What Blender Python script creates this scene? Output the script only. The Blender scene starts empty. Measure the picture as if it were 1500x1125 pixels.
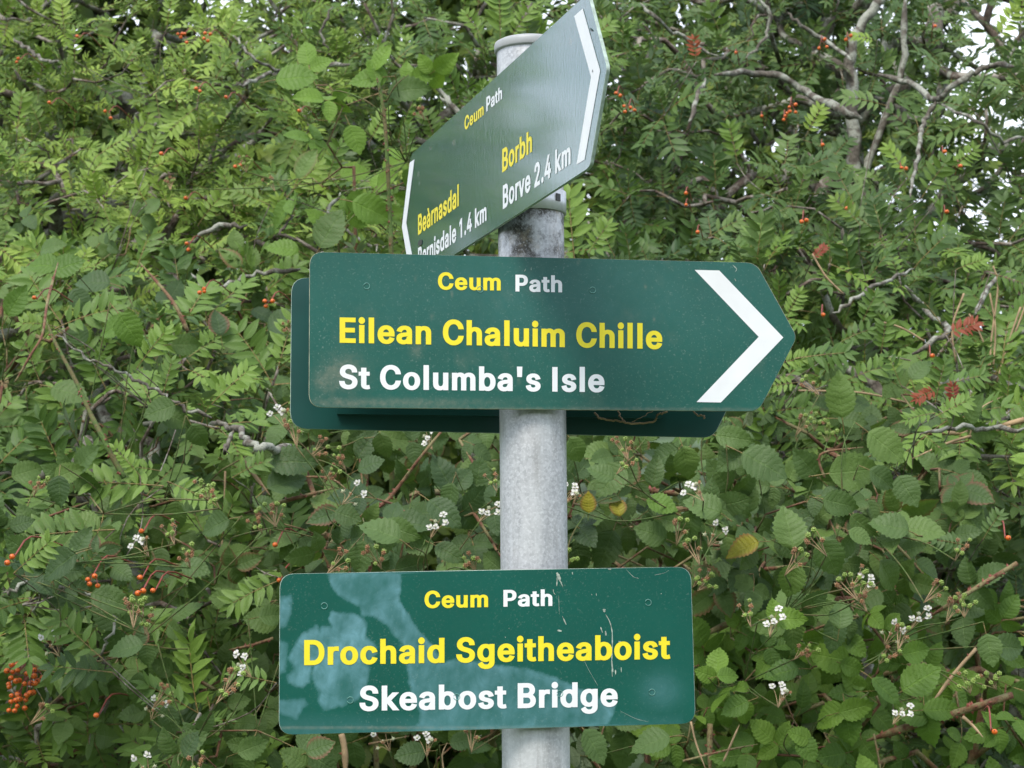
import bpy, math, random
import numpy as np
from mathutils import Vector, Matrix
from mathutils.geometry import delaunay_2d_cdt
random.seed(7); rng = np.random.default_rng(7)
scene = bpy.context.scene
COL = scene.collection
R = math.radians

# ------------------------------------------------------------------ camera, sky, sun
FPX = 2800.0; PITCH = R(6.5); EYE = Vector((0, 0, 1.6))
cam_d = bpy.data.cameras.new('camera'); cam = bpy.data.objects.new('camera', cam_d); COL.objects.link(cam)
cam.location = EYE; cam.rotation_euler = (R(90) + PITCH, 0, 0)
cam_d.sensor_width = 36; cam_d.lens = 36 * FPX / 1500
cam_d.clip_start = 0.05; cam_d.clip_end = 800
cam_d.dof.use_dof = True; cam_d.dof.focus_distance = 2.25; cam_d.dof.aperture_fstop = 20
scene.camera = cam

SUN_EL, SUN_AZ = R(52), R(200)          # azimuth clockwise from +Y: behind the camera, a little to the left
world = bpy.data.worlds.new('World'); scene.world = world; world.use_nodes = True
nt = world.node_tree; nt.nodes.clear()
def N(t, typ, **k):
    n = t.nodes.new(typ)
    for a, b in k.items(): setattr(n, a, b)
    return n
wo = N(nt, 'ShaderNodeOutputWorld'); bg = N(nt, 'ShaderNodeBackground'); bg.inputs[1].default_value = 0.085
sky = N(nt, 'ShaderNodeTexSky', sky_type='NISHITA', sun_disc=False, sun_elevation=SUN_EL, sun_rotation=SUN_AZ)
tc = N(nt, 'ShaderNodeTexCoord'); mp = N(nt, 'ShaderNodeMapping'); mp.inputs['Scale'].default_value = (1, 1, 2.2)
no = N(nt, 'ShaderNodeTexNoise'); no.inputs['Scale'].default_value = 2.3; no.inputs['Detail'].default_value = 6
rp = N(nt, 'ShaderNodeValToRGB'); rp.color_ramp.elements[0].position = 0.34; rp.color_ramp.elements[1].position = 0.56
rp.color_ramp.elements[0].color = (.22, .22, .22, 1)
mx = N(nt, 'ShaderNodeMix', data_type='RGBA'); mx.inputs['B'].default_value = (10.8, 11.6, 12.9, 1)
L = nt.links.new
L(tc.outputs['Generated'], mp.inputs[0]); L(mp.outputs[0], no.inputs['Vector']); L(no.outputs['Fac'], rp.inputs[0])
sx = N(nt, 'ShaderNodeSeparateXYZ'); L(tc.outputs['Generated'], sx.inputs[0])
zr = N(nt, 'ShaderNodeMapRange', interpolation_type='SMOOTHSTEP'); L(sx.outputs[2], zr.inputs['Value'])
for k_, v_ in (('From Min', .24), ('From Max', .40), ('To Min', 1.), ('To Max', .62)): zr.inputs[k_].default_value = v_
mm = N(nt, 'ShaderNodeMath', operation='MULTIPLY'); L(zr.outputs[0], mm.inputs[0]); L(rp.outputs[0], mm.inputs[1])
L(mm.outputs[0], mx.inputs['Factor']); L(sky.outputs[0], mx.inputs['A']); L(mx.outputs['Result'], bg.inputs[0]); L(bg.outputs[0], wo.inputs[0])

sun_d = bpy.data.lights.new('sun', 'SUN'); sun_d.energy = 1.5; sun_d.angle = R(20); sun_d.color = (1, .945, .86)
sun = bpy.data.objects.new('sun', sun_d); COL.objects.link(sun)
sdir = Vector((math.sin(SUN_AZ) * math.cos(SUN_EL), math.cos(SUN_AZ) * math.cos(SUN_EL), math.sin(SUN_EL)))
sun.rotation_euler = sdir.to_track_quat('Z', 'Y').to_euler()
vs = scene.view_settings
vs.view_transform = 'Standard'; vs.look = 'None'; vs.exposure = 1.1; vs.gamma = 1; vs.use_curve_mapping = False
scene.cycles.max_bounces = 7; scene.cycles.diffuse_bounces = 4; scene.cycles.transmission_bounces = 4

# ------------------------------------------------------------------ helpers
def ray(px, py):
    a, b = (px - 750) / FPX, (562.5 - py) / FPX
    c, s = math.cos(PITCH), math.sin(PITCH)
    return Vector((a, c - b * s, s + b * c))
def at(px, py, Y):
    d = ray(px, py); return EYE + d * (Y / d.y)
def on_plane(px, py, o, n):
    d = ray(px, py); return EYE + d * ((o - EYE).dot(n) / d.dot(n))
def to_px(p):
    d = Vector(p) - EYE; c, s = math.cos(PITCH), math.sin(PITCH)
    f = d.y * c + d.z * s; u = -d.y * s + d.z * c
    return 750 + FPX * d.x / f, 562.5 - FPX * u / f

def setp(o, label=None, cat=None, group=None, kind=None):
    if label: o['label'] = label
    if cat: o['category'] = cat
    if group: o['group'] = group
    if kind: o['kind'] = kind
    return o
def empty(name, loc, label, cat, group=None):
    o = bpy.data.objects.new(name, None); COL.objects.link(o); o.location = loc; o.empty_display_size = .1
    return setp(o, label, cat, group)
def link(name, me, parent=None, mats=None):
    if mats:
        for m in mats: me.materials.append(m)
    o = bpy.data.objects.new(name, me); COL.objects.link(o)
    if parent:
        o.parent = parent
        o.matrix_parent_inverse = Matrix.Translation(-parent.location)
    return o
def mesh_np(name, V, T, luv=None, tint=None, mi=None, smooth=True):
    me = bpy.data.meshes.new(name)
    V = np.asarray(V, np.float32); T = np.asarray(T, np.int32)
    me.vertices.add(len(V)); me.vertices.foreach_set('co', V.ravel())
    me.loops.add(T.size); me.loops.foreach_set('vertex_index', T.ravel())
    k = T.shape[1]
    me.polygons.add(len(T)); me.polygons.foreach_set('loop_start', np.arange(0, T.size, k, dtype=np.int32))
    me.polygons.foreach_set('use_smooth', np.full(len(T), smooth))
    if mi is not None: me.polygons.foreach_set('material_index', np.asarray(mi, np.int32))
    if luv is not None:
        a = me.attributes.new('luv', 'FLOAT_VECTOR', 'POINT'); a.data.foreach_set('vector', np.asarray(luv, np.float32).ravel())
    if tint is not None:
        a = me.attributes.new('tint', 'FLOAT', 'POINT'); a.data.foreach_set('value', np.asarray(tint, np.float32))
    me.update(calc_edges=True); me.validate()
    return me
class Acc:
    """collects pieces of geometry to become ONE mesh"""
    def __init__(s): s.V=[]; s.T=[]; s.U=[]; s.M=[]; s.n=0
    def add(s, V, T, U=None, M=0):
        V = np.asarray(V, float); T = np.asarray(T, int)
        s.V.append(V); s.T.append(T + s.n); s.n += len(V)
        s.U.append(np.zeros((len(V), 3)) if U is None else np.asarray(U, float))
        s.M.append(np.full(len(T), M) if np.isscalar(M) else np.asarray(M))
    def mesh(s, name, tint=False, smooth=True):
        U = np.concatenate(s.U)
        return mesh_np(name, np.concatenate(s.V), np.concatenate(s.T), U, None, np.concatenate(s.M), smooth)
    def arrays(s): return np.concatenate(s.V), np.concatenate(s.T), np.concatenate(s.U), np.concatenate(s.M)
def tube(P, r, k=6, cap=True):
    P = np.asarray(P, float); n = len(P); r = np.broadcast_to(np.asarray(r, float), (n,))
    t = np.gradient(P, axis=0); t /= np.linalg.norm(t, axis=1)[:, None] + 1e-12
    ref = np.array([0, 0, 1.]) if abs(t[:, 2]).mean() < .8 else np.array([1., 0, 0])
    a = np.cross(t, ref); a /= np.linalg.norm(a, axis=1)[:, None] + 1e-12; b = np.cross(t, a)
    th = np.arange(k) * 2 * math.pi / k
    V = (P[:, None] + r[:, None, None] * (np.cos(th)[None, :, None] * a[:, None] + np.sin(th)[None, :, None] * b[:, None])).reshape(-1, 3)
    i = np.arange(n - 1)[:, None] * k; j = np.arange(k)[None]; j2 = (j + 1) % k
    q = np.stack([i + j, i + k + j, i + k + j2, i + j2], -1).reshape(-1, 4)
    T = np.concatenate([q[:, [0, 1, 2]], q[:, [0, 2, 3]]])
    if cap:
        c = len(V); V = np.vstack([V, P[-1] + t[-1] * r[-1] * .5, P[0]])
        e = (n - 1) * k
        T = np.vstack([T, [[e + x, c, e + (x + 1) % k] for x in range(k)], [[x, (x + 1) % k, c + 1] for x in range(k)]])
    return V, T
def smooth_path(pts, m=5):
    P = np.asarray(pts, float); out = []
    Q = np.vstack([2 * P[0] - P[1], P, 2 * P[-1] - P[-2]])
    for i in range(1, len(Q) - 2):
        for t in np.arange(m) / m:
            a, b, c, d = Q[i - 1:i + 3]
            out.append(.5 * ((2 * b) + (-a + c) * t + (2 * a - 5 * b + 4 * c - d) * t * t + (-a + 3 * b - 3 * c + d) * t ** 3))
    out.append(P[-1]); return np.array(out)

# ------------------------------------------------------------------ materials
def mat(name):
    m = bpy.data.materials.new(name); m.use_nodes = True; t = m.node_tree; t.nodes.clear()
    o = N(t, 'ShaderNodeOutputMaterial'); p = N(t, 'ShaderNodeBsdfPrincipled'); t.links.new(p.outputs[0], o.inputs[0])
    return m, t, p, o
def mixc(t, fac, a, b, blend='MIX'):
    n = N(t, 'ShaderNodeMix', data_type='RGBA', blend_type=blend)
    for s, v in (('Factor', fac), ('A', a), ('B', b)):
        if isinstance(v, bpy.types.NodeSocket): t.links.new(v, n.inputs[s])
        elif s == 'Factor': n.inputs[s].default_value = v
        else: n.inputs[s].default_value = (*v, 1)
    return n.outputs['Result']
def mth(t, op, a, b=0.0, c=None, clamp=False):
    n = N(t, 'ShaderNodeMath', operation=op, use_clamp=clamp)
    for i, v in enumerate((a, b) if c is None else (a, b, c)):
        if isinstance(v, bpy.types.NodeSocket): t.links.new(v, n.inputs[i])
        else: n.inputs[i].default_value = v
    return n.outputs[0]
def rampn(t, v, stops):
    n = N(t, 'ShaderNodeValToRGB'); e = n.color_ramp.elements
    while len(e) < len(stops): e.new(.5)
    for i, (p, c) in enumerate(stops):
        e[i].position = p; e[i].color = (c, c, c, 1) if np.isscalar(c) else (*c, 1)
    t.links.new(v, n.inputs[0]); return n.outputs[0]
def noise(t, scale, detail=4, vec=None, rough=.5, dist=0):
    n = N(t, 'ShaderNodeTexNoise'); n.inputs['Scale'].default_value = scale; n.inputs['Detail'].default_value = detail
    n.inputs['Roughness'].default_value = rough; n.inputs['Distortion'].default_value = dist
    if vec is None: vec = N(t, 'ShaderNodeTexCoord').outputs['Object']
    t.links.new(vec, n.inputs['Vector']); return n.outputs['Fac']
def bump(t, h, p, strength=.3, dist=.001):
    b = N(t, 'ShaderNodeBump'); b.inputs['Strength'].default_value = strength; b.inputs['Distance'].default_value = dist
    t.links.new(h, b.inputs['Height']); t.links.new(b.outputs[0], p.inputs['Normal']); return b
def mapped(t, sc, coord='Object'):
    m = N(t, 'ShaderNodeMapping'); m.inputs['Scale'].default_value = sc
    t.links.new(N(t, 'ShaderNodeTexCoord').outputs[coord], m.inputs[0]); return m.outputs[0]

def leaf_mat(name, cols, back, veins=8, chev=.55, bumpd=.0006, rough=.46, trans=.22, veinmix=.25, spots=0., margin=0., tcol=(.16, .28, .02)):
    m, t, p, o = mat(name); l = t.links.new
    at1 = N(t, 'ShaderNodeAttribute', attribute_name='luv'); sp = N(t, 'ShaderNodeSeparateXYZ'); l(at1.outputs['Vector'], sp.inputs[0])
    u, v, w = sp.outputs
    oi = N(t, 'ShaderNodeObjectInfo')
    tn = mth(t, 'FRACT', mth(t, 'ADD', mth(t, 'FLOOR', w), mth(t, 'MULTIPLY', oi.outputs['Random'], 37.7))) 
    # w = 1000*leaf number + leaflet fraction
    wn = N(t, 'ShaderNodeTexWhiteNoise', noise_dimensions='1D')
    l(mth(t, 'ADD', mth(t, 'MULTIPLY', mth(t, 'FLOOR', w), .37), mth(t, 'MULTIPLY', oi.outputs['Random'], 911.7)), wn.inputs['W'])
    rs = N(t, 'ShaderNodeSeparateColor'); l(wn.outputs['Color'], rs.inputs[0])
    k = len(cols); c = rampn(t, rs.outputs[0], [(i / (k - 1), cc) for i, cc in enumerate(cols)])
    # large patches of paler and darker growth
    big = noise(t, 1.6, 2, N(t, 'ShaderNodeNewGeometry').outputs['Position'])
    c = mixc(t, rampn(t, big, [(.4, 0.), (.62, .35)]), c, tuple(x * 1.35 for x in cols[-1]))
    av = mth(t, 'ABSOLUTE', v)
    mid = rampn(t, av, [(.0, 1.), (.07, 0.)])
    uw = mth(t, 'ADD', u, mth(t, 'MULTIPLY', mth(t, 'SUBTRACT', noise(t, 22, 2, N(t, 'ShaderNodeTexCoord').outputs['Object']), .5), .16))
    ph = mth(t, 'MULTIPLY', mth(t, 'SUBTRACT', uw, mth(t, 'MULTIPLY', av, chev / max(veins, 1) * 2)), veins * math.pi)
    wv = mth(t, 'ABSOLUTE', mth(t, 'SINE', ph))
    vl = rampn(t, wv, [(0., 1.), (.22, 0.)])
    vein = mth(t, 'MAXIMUM', mid, mth(t, 'MULTIPLY', vl, .55))
    c = mixc(t, mth(t, 'MULTIPLY', vein, veinmix), c, tuple(min(1, x * 2.2 + .03) for x in cols[-1]))
    fine = noise(t, 160, 3, N(t, 'ShaderNodeTexCoord').outputs['Object'])
    c = mixc(t, rampn(t, fine, [(.35, 0.), (.75, .35)]), c, tuple(x * .55 for x in cols[0]))
    if margin:
        em = mth(t, 'MULTIPLY', rampn(t, av, [(.55, 0.), (.98, 1.)]), rampn(t, rs.outputs[1], [(1 - margin, 0.), (1 - margin + .02, .75)]))
        c = mixc(t, em, c, (.22, .07, .05))
    if spots:
        sn = noise(t, 55, 4, N(t, 'ShaderNodeTexCoord').outputs['Object'])
        sm = mth(t, 'MULTIPLY', rampn(t, sn, [(.62, 0.), (.70, 1.)]), rampn(t, rs.outputs[2], [(1 - spots, 0.), (1 - spots + .03, .8)]))
        c = mixc(t, sm, c, (.16, .075, .03))
    g = N(t, 'ShaderNodeNewGeometry')
    c = mixc(t, g.outputs['Backfacing'], c, back)
    l(c, p.inputs['Base Color']); p.inputs['Roughness'].default_value = rough
    p.inputs['Specular IOR Level'].default_value = .32
    bump(t, mth(t, 'SUBTRACT', mth(t, 'POWER', wv, .6), mth(t, 'MULTIPLY', mid, .8)), p, .8, bumpd)
    tr = N(t, 'ShaderNodeBsdfTranslucent'); ms = N(t, 'ShaderNodeMixShader'); ms.inputs[0].default_value = trans
    tc_ = mixc(t, .6, c, tcol); l(tc_, tr.inputs[0])
    l(p.outputs[0], ms.inputs[1]); l(tr.outputs[0], ms.inputs[2]); l(ms.outputs[0], o.inputs[0])
    return m
M = {}
M['rowan'] = leaf_mat('rowan_leaf_green', [(.060, .118, .024), (.115, .205, .032), (.190, .300, .045), (.28, .39, .060)], (.14, .19, .09), veins=9, bumpd=.0003, veinmix=.22, spots=.06)
M['rowan_mid'] = leaf_mat('rowan_leaf_mid_green', [(.042, .090, .022), (.076, .150, .029), (.125, .220, .038), (.19, .30, .05)], (.12, .17, .085), veins=9, bumpd=.0003, veinmix=.22, spots=.1)
M['rowan_dark'] = leaf_mat('rowan_leaf_deep_green', [(.036, .078, .028), (.060, .118, .036), (.090, .160, .044), (.14, .22, .052)], (.10, .15, .08), veins=9, bumpd=.0003, veinmix=.2, spots=.08)
M['rowan_red'] = leaf_mat('rowan_leaf_red', [(.22, .05, .02), (.34, .09, .03), (.20, .04, .03)], (.3, .1, .07), veins=9, bumpd=.0003, veinmix=.15, tcol=(.5, .06, .02))
M['bramble'] = leaf_mat('bramble_leaf_green', [(.036, .074, .026), (.058, .108, .035), (.086, .150, .042), (.13, .21, .046)], (.15, .19, .10), veins=8, bumpd=.0008, rough=.52, veinmix=.13, spots=.25, margin=.07)
M['bramble_bright'] = leaf_mat('bramble_leaf_fresh_green', [(.070, .145, .028), (.11, .21, .030), (.17, .29, .038)], (.15, .24, .1), veins=8, bumpd=.0010, rough=.5, veinmix=.2, trans=.3, spots=.05)
M['bramble_yellow'] = leaf_mat('bramble_leaf_yellow', [(.24, .28, .03), (.36, .31, .03)], (.4, .35, .1), veins=8, bumpd=.001, spots=.9, margin=.9, tcol=(.5, .4, .02))
M['bg_leaf'] = leaf_mat('far_leaf_green', [(.034, .062, .016), (.06, .10, .02), (.10, .15, .025), (.16, .21, .03)], (.1, .14, .06), veins=5, bumpd=.0003)

def simple(name, col, rough=.6, var=.25, scale=30, metal=0., spec=.5):
    m, t, p, o = mat(name)
    c = mixc(t, rampn(t, noise(t, scale, 5), [(.3, 0.), (.7, 1.)]), tuple(x * (1 - var) for x in col), tuple(min(1, x * (1 + var)) for x in col))
    t.links.new(c, p.inputs['Base Color']); p.inputs['Roughness'].default_value = rough; p.inputs['Metallic'].default_value = metal
    p.inputs['Specular IOR Level'].default_value = spec
    return m
def bark_mat(name, dark, light, lich, sc=1.):
    m, t, p, o = mat(name)
    pos = N(t, 'ShaderNodeNewGeometry').outputs['Position']
    a = noise(t, 45 * sc, 6, pos, .65); b = noise(t, 14 * sc, 4, pos, .6, .4); d = noise(t, 120 * sc, 4, pos)
    c = mixc(t, rampn(t, a, [(.35, 0.), (.65, 1.)]), dark, light)
    c = mixc(t, rampn(t, b, [(.46, 0.), (.58, .9)]), c, lich)
    c = mixc(t, rampn(t, d, [(.58, 0.), (.66, .7)]), c, tuple(x * .45 for x in dark))
    t.links.new(c, p.inputs['Base Color']); p.inputs['Roughness'].default_value = .85
    bump(t, mth(t, 'ADD', a, mth(t, 'MULTIPLY', d, .6)), p, .8, .003)
    return m
M['bark'] = bark_mat('lichen_bark', (.060, .048, .036), (.16, .140, .110), (.33, .34, .28), 1.6)
M['twig'] = bark_mat('twig_bark', (.075, .052, .040), (.17, .125, .095), (.34, .31, .26), 2)
M['red_stalk'] = simple('red_stalk', (.22, .045, .03), .5, .3, 60)
M['rachis'] = simple('leaf_stalk', (.22, .16, .05), .5, .6, 25)
M['cane'] = bark_mat('bramble_cane', (.13, .045, .03), (.20, .11, .05), (.22, .20, .09), 2)
M['cane_green'] = bark_mat('green_cane', (.06, .10, .02), (.10, .17, .035), (.13, .10, .04), 2)
M['thorn'] = simple('thorn', (.22, .06, .04), .5)
M['dry'] = simple('dry_stem', (.36, .25, .14), .8, .35, 40)
M['rowan_berry'] = simple('rowan_berry', (.62, .125, .015), .3, .25, 45)
M['calyx'] = simple('berry_calyx', (.05, .02, .015), .8)
M['green_berry'] = simple('unripe_berry', (.24, .34, .07), .35, .3, 120)
M['red_berry'] = simple('reddening_berry', (.45, .05, .05), .35, .3, 120)
M['sepal'] = simple('dry_sepal', (.30, .15, .07), .8, .4, 90)
M['sepal_pale'] = simple('pale_sepal', (.42, .44, .28), .8, .3, 90)
M['petal'] = simple('white_petal', (.66, .64, .60), .6, .06, 60)
M['soil'] = simple('leaf_litter', (.06, .045, .03), .95, .5, 9)
M['grass'] = simple('verge_grass', (.06, .10, .03), .95, .5, 2)
M['hill'] = simple('rough_hillside', (.045, .075, .028), .95, .5, 1.3)
M['road'] = simple('worn_asphalt', (.06, .06, .06), .9, .2, 40)

# galvanised steel
def galv(name, shade_stain):
    m, t, p, o = mat(name); l = t.links.new
    pos = N(t, 'ShaderNodeTexCoord').outputs['Object']
    vo = N(t, 'ShaderNodeTexVoronoi'); vo.inputs['Scale'].default_value = 330; l(pos, vo.inputs['Vector'])
    sc = N(t, 'ShaderNodeSeparateColor'); l(vo.outputs['Color'], sc.inputs[0])
    c = mixc(t, sc.outputs[0], (.38, .385, .395), (.54, .545, .555))
    st = noise(t, 26, 6, mapped(t, (1, 1, .12)), .6)
    c = mixc(t, rampn(t, st, [(.42, 0.), (.60, .55)]), c, (.74, .75, .75))
    c = mixc(t, rampn(t, noise(t, 60, 6, mapped(t, (1, 1, .10)), .7), [(.50, 0.), (.68, .5)]), c, (.30, .29, .275))
    fac = None
    if shade_stain:
        # weathered mottling near the clamp, plus the two-way sign's shadow painted dark
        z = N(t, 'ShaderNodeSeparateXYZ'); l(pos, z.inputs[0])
        up = rampn(t, mth(t, 'ADD', z.outputs[2], mth(t, 'MULTIPLY', noise(t, 16, 5), .16)), shade_stain)
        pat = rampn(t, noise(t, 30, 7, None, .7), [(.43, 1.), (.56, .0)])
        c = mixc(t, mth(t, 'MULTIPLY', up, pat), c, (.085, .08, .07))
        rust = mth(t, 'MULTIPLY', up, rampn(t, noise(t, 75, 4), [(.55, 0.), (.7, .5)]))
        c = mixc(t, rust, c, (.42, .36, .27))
    c = mixc(t, rampn(t, noise(t, 420, 3), [(.56, 0.), (.66, .32)]), c, (.80, .81, .82))
    l(c, p.inputs['Base Color']); p.inputs['Metallic'].default_value = .45
    l(rampn(t, noise(t, 50, 4), [(.3, .42), (.7, .62)]), p.inputs['Roughness'])
    bump(t, mth(t, 'ADD', noise(t, 230, 4), sc.outputs[1]), p, .12, .0006)
    return m
M['strap'] = simple('bright_galvanised_strap', (.66, .67, .69), .38, .12, 90, .35)
def sign_mat(name, base, peel=(1, 1, 1), peelS=.05, rough=.22, dust=.2, coat=0.):
    m, t, p, o = mat(name); l = t.links.new
    A = N(t, 'ShaderNodeAttribute', attribute_name='luv'); s = N(t, 'ShaderNodeSeparateXYZ'); l(A.outputs['Vector'], s.inputs[0])
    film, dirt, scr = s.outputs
    c = mixc(t, rampn(t, noise(t, 9, 5), [(.3, 0.), (.7, 1.)]), tuple(x * .9 for x in base), tuple(x * 1.1 for x in base))
    d = rampn(t, noise(t, 420, 2), [(.60, 0.), (.72, 1.)])
    dz = rampn(t, noise(t, 11, 5), [(.35, .15), (.7, 1.)])
    c = mixc(t, mth(t, 'MULTIPLY', mth(t, 'MULTIPLY', d, dz), dust), c, (.30, .38, .33))
    dd = mth(t, 'MULTIPLY', dirt, rampn(t, noise(t, 160, 5, None, .7), [(.30, .15), (.7, 1.)]), None, True)
    c = mixc(t, dd, c, (.27, .25, .18))
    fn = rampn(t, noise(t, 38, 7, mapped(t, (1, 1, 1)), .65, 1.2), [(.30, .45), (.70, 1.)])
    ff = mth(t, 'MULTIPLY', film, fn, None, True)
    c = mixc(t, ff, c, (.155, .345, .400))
    l(c, p.inputs['Base Color']); p.inputs['Specular IOR Level'].default_value = .4; p.inputs['Coat Weight'].default_value = coat; p.inputs['Coat IOR'].default_value = 1.75; p.inputs['Coat Roughness'].default_value = .08
    l(mth(t, 'ADD', mth(t, 'MULTIPLY', mth(t, 'MAXIMUM', film, dirt), .35), rough), p.inputs['Roughness'])
    bump(t, noise(t, 260, 3, mapped(t, peel)), p, peelS, .001)
    return m
GREEN = (.007, .090, .068)
M['sign'] = sign_mat('green_sign_enamel', GREEN)
M['sign_peel'] = sign_mat('green_sign_orange_peel', (.006, .086, .068), (1, 1, .35), .4, .15, .1, 1.)
M['sign_dusty'] = sign_mat('green_sign_dusty', (.008, .094, .073), (1, 1, 1), .05, .26, .3)
M['edge'] = simple('cut_metal_edge', (.34, .42, .36), .6, .35, 120, .1)
M['edge_dirty'] = simple('dirty_metal_edge', (.36, .35, .25), .7, .5, 90, .1)
M['back'] = simple('green_sign_back', (.008, .065, .056), .35, .1, 20)
M['yellow'] = simple('yellow_vinyl', (.84, .70, .022), .45, .03, 50)
M['white'] = simple('white_vinyl', (.80, .81, .82), .45, .03, 50)
M['rivet'] = simple('rivet_ring', (.12, .30, .26), .5, .3, 300)
M['alu'] = simple('aluminium_channel', (.42, .44, .45), .45, .15, 60, .6)
M['bolt'] = simple('dark_bolt', (.07, .07, .07), .6, .3, 200, .5)
M['dropping'] = simple('dried_dropping', (.34, .40, .34), .9, .5, 260)
M['drip'] = simple('dark_resin_drip', (.02, .022, .02), .4, .3, 200)

# ------------------------------------------------------------------ ground, hillside
def sheet(name, xs, ys, fz, m, kind='structure'):
    X, Y = np.meshgrid(xs, ys); Z = fz(X, Y); n, k = X.shape
    V = np.stack([X, Y, Z], -1).reshape(-1, 3)
    i = (np.arange(n - 1)[:, None] * k + np.arange(k - 1)[None]).ravel()
    o = link(name, mesh_np(name, V, np.stack([i, i + 1, i + k + 1, i + k], -1)), None, [m]); return setp(o, kind=kind)
def gz(X, Y):
    s = np.clip((Y - 6.5) / 30, 0, 1)
    bk = np.clip((-9 - Y) / 25, 0, 1)  # unseen bank behind the camera, added to darken the signs' reflections
    return 9.0 * bk ** .9 * (1 + .1 * np.sin(X * .2)) + 6.2 * s ** .85 * (1 + .12 * np.sin(X * .35 + 1) * np.minimum(1, s * 4)) + .05 * np.sin(X * 2.1) * np.sin(Y * 1.7) * (Y > 2.6)
sheet('ground', np.concatenate([np.linspace(-260, -14, 12), np.linspace(-12, 12, 61), np.linspace(14, 260, 12)]),
      np.concatenate([np.linspace(-260, -12, 12), np.linspace(-10, 36, 90), np.linspace(45, 500, 14)]), gz, M['hill'])
sheet('road', np.linspace(-200, 200, 41), np.linspace(-7.5, -2.2, 9), lambda X, Y: .012 + 0 * X, M['road'])
sheet('grass_verge', np.linspace(-12, 12, 121), np.linspace(-2.2, 3.4, 40), lambda X, Y: .03 + .025 * np.sin(X * 7 + np.sin(Y * 5)) * np.sin(Y * 6) + 0 * X, M['grass'])

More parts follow.
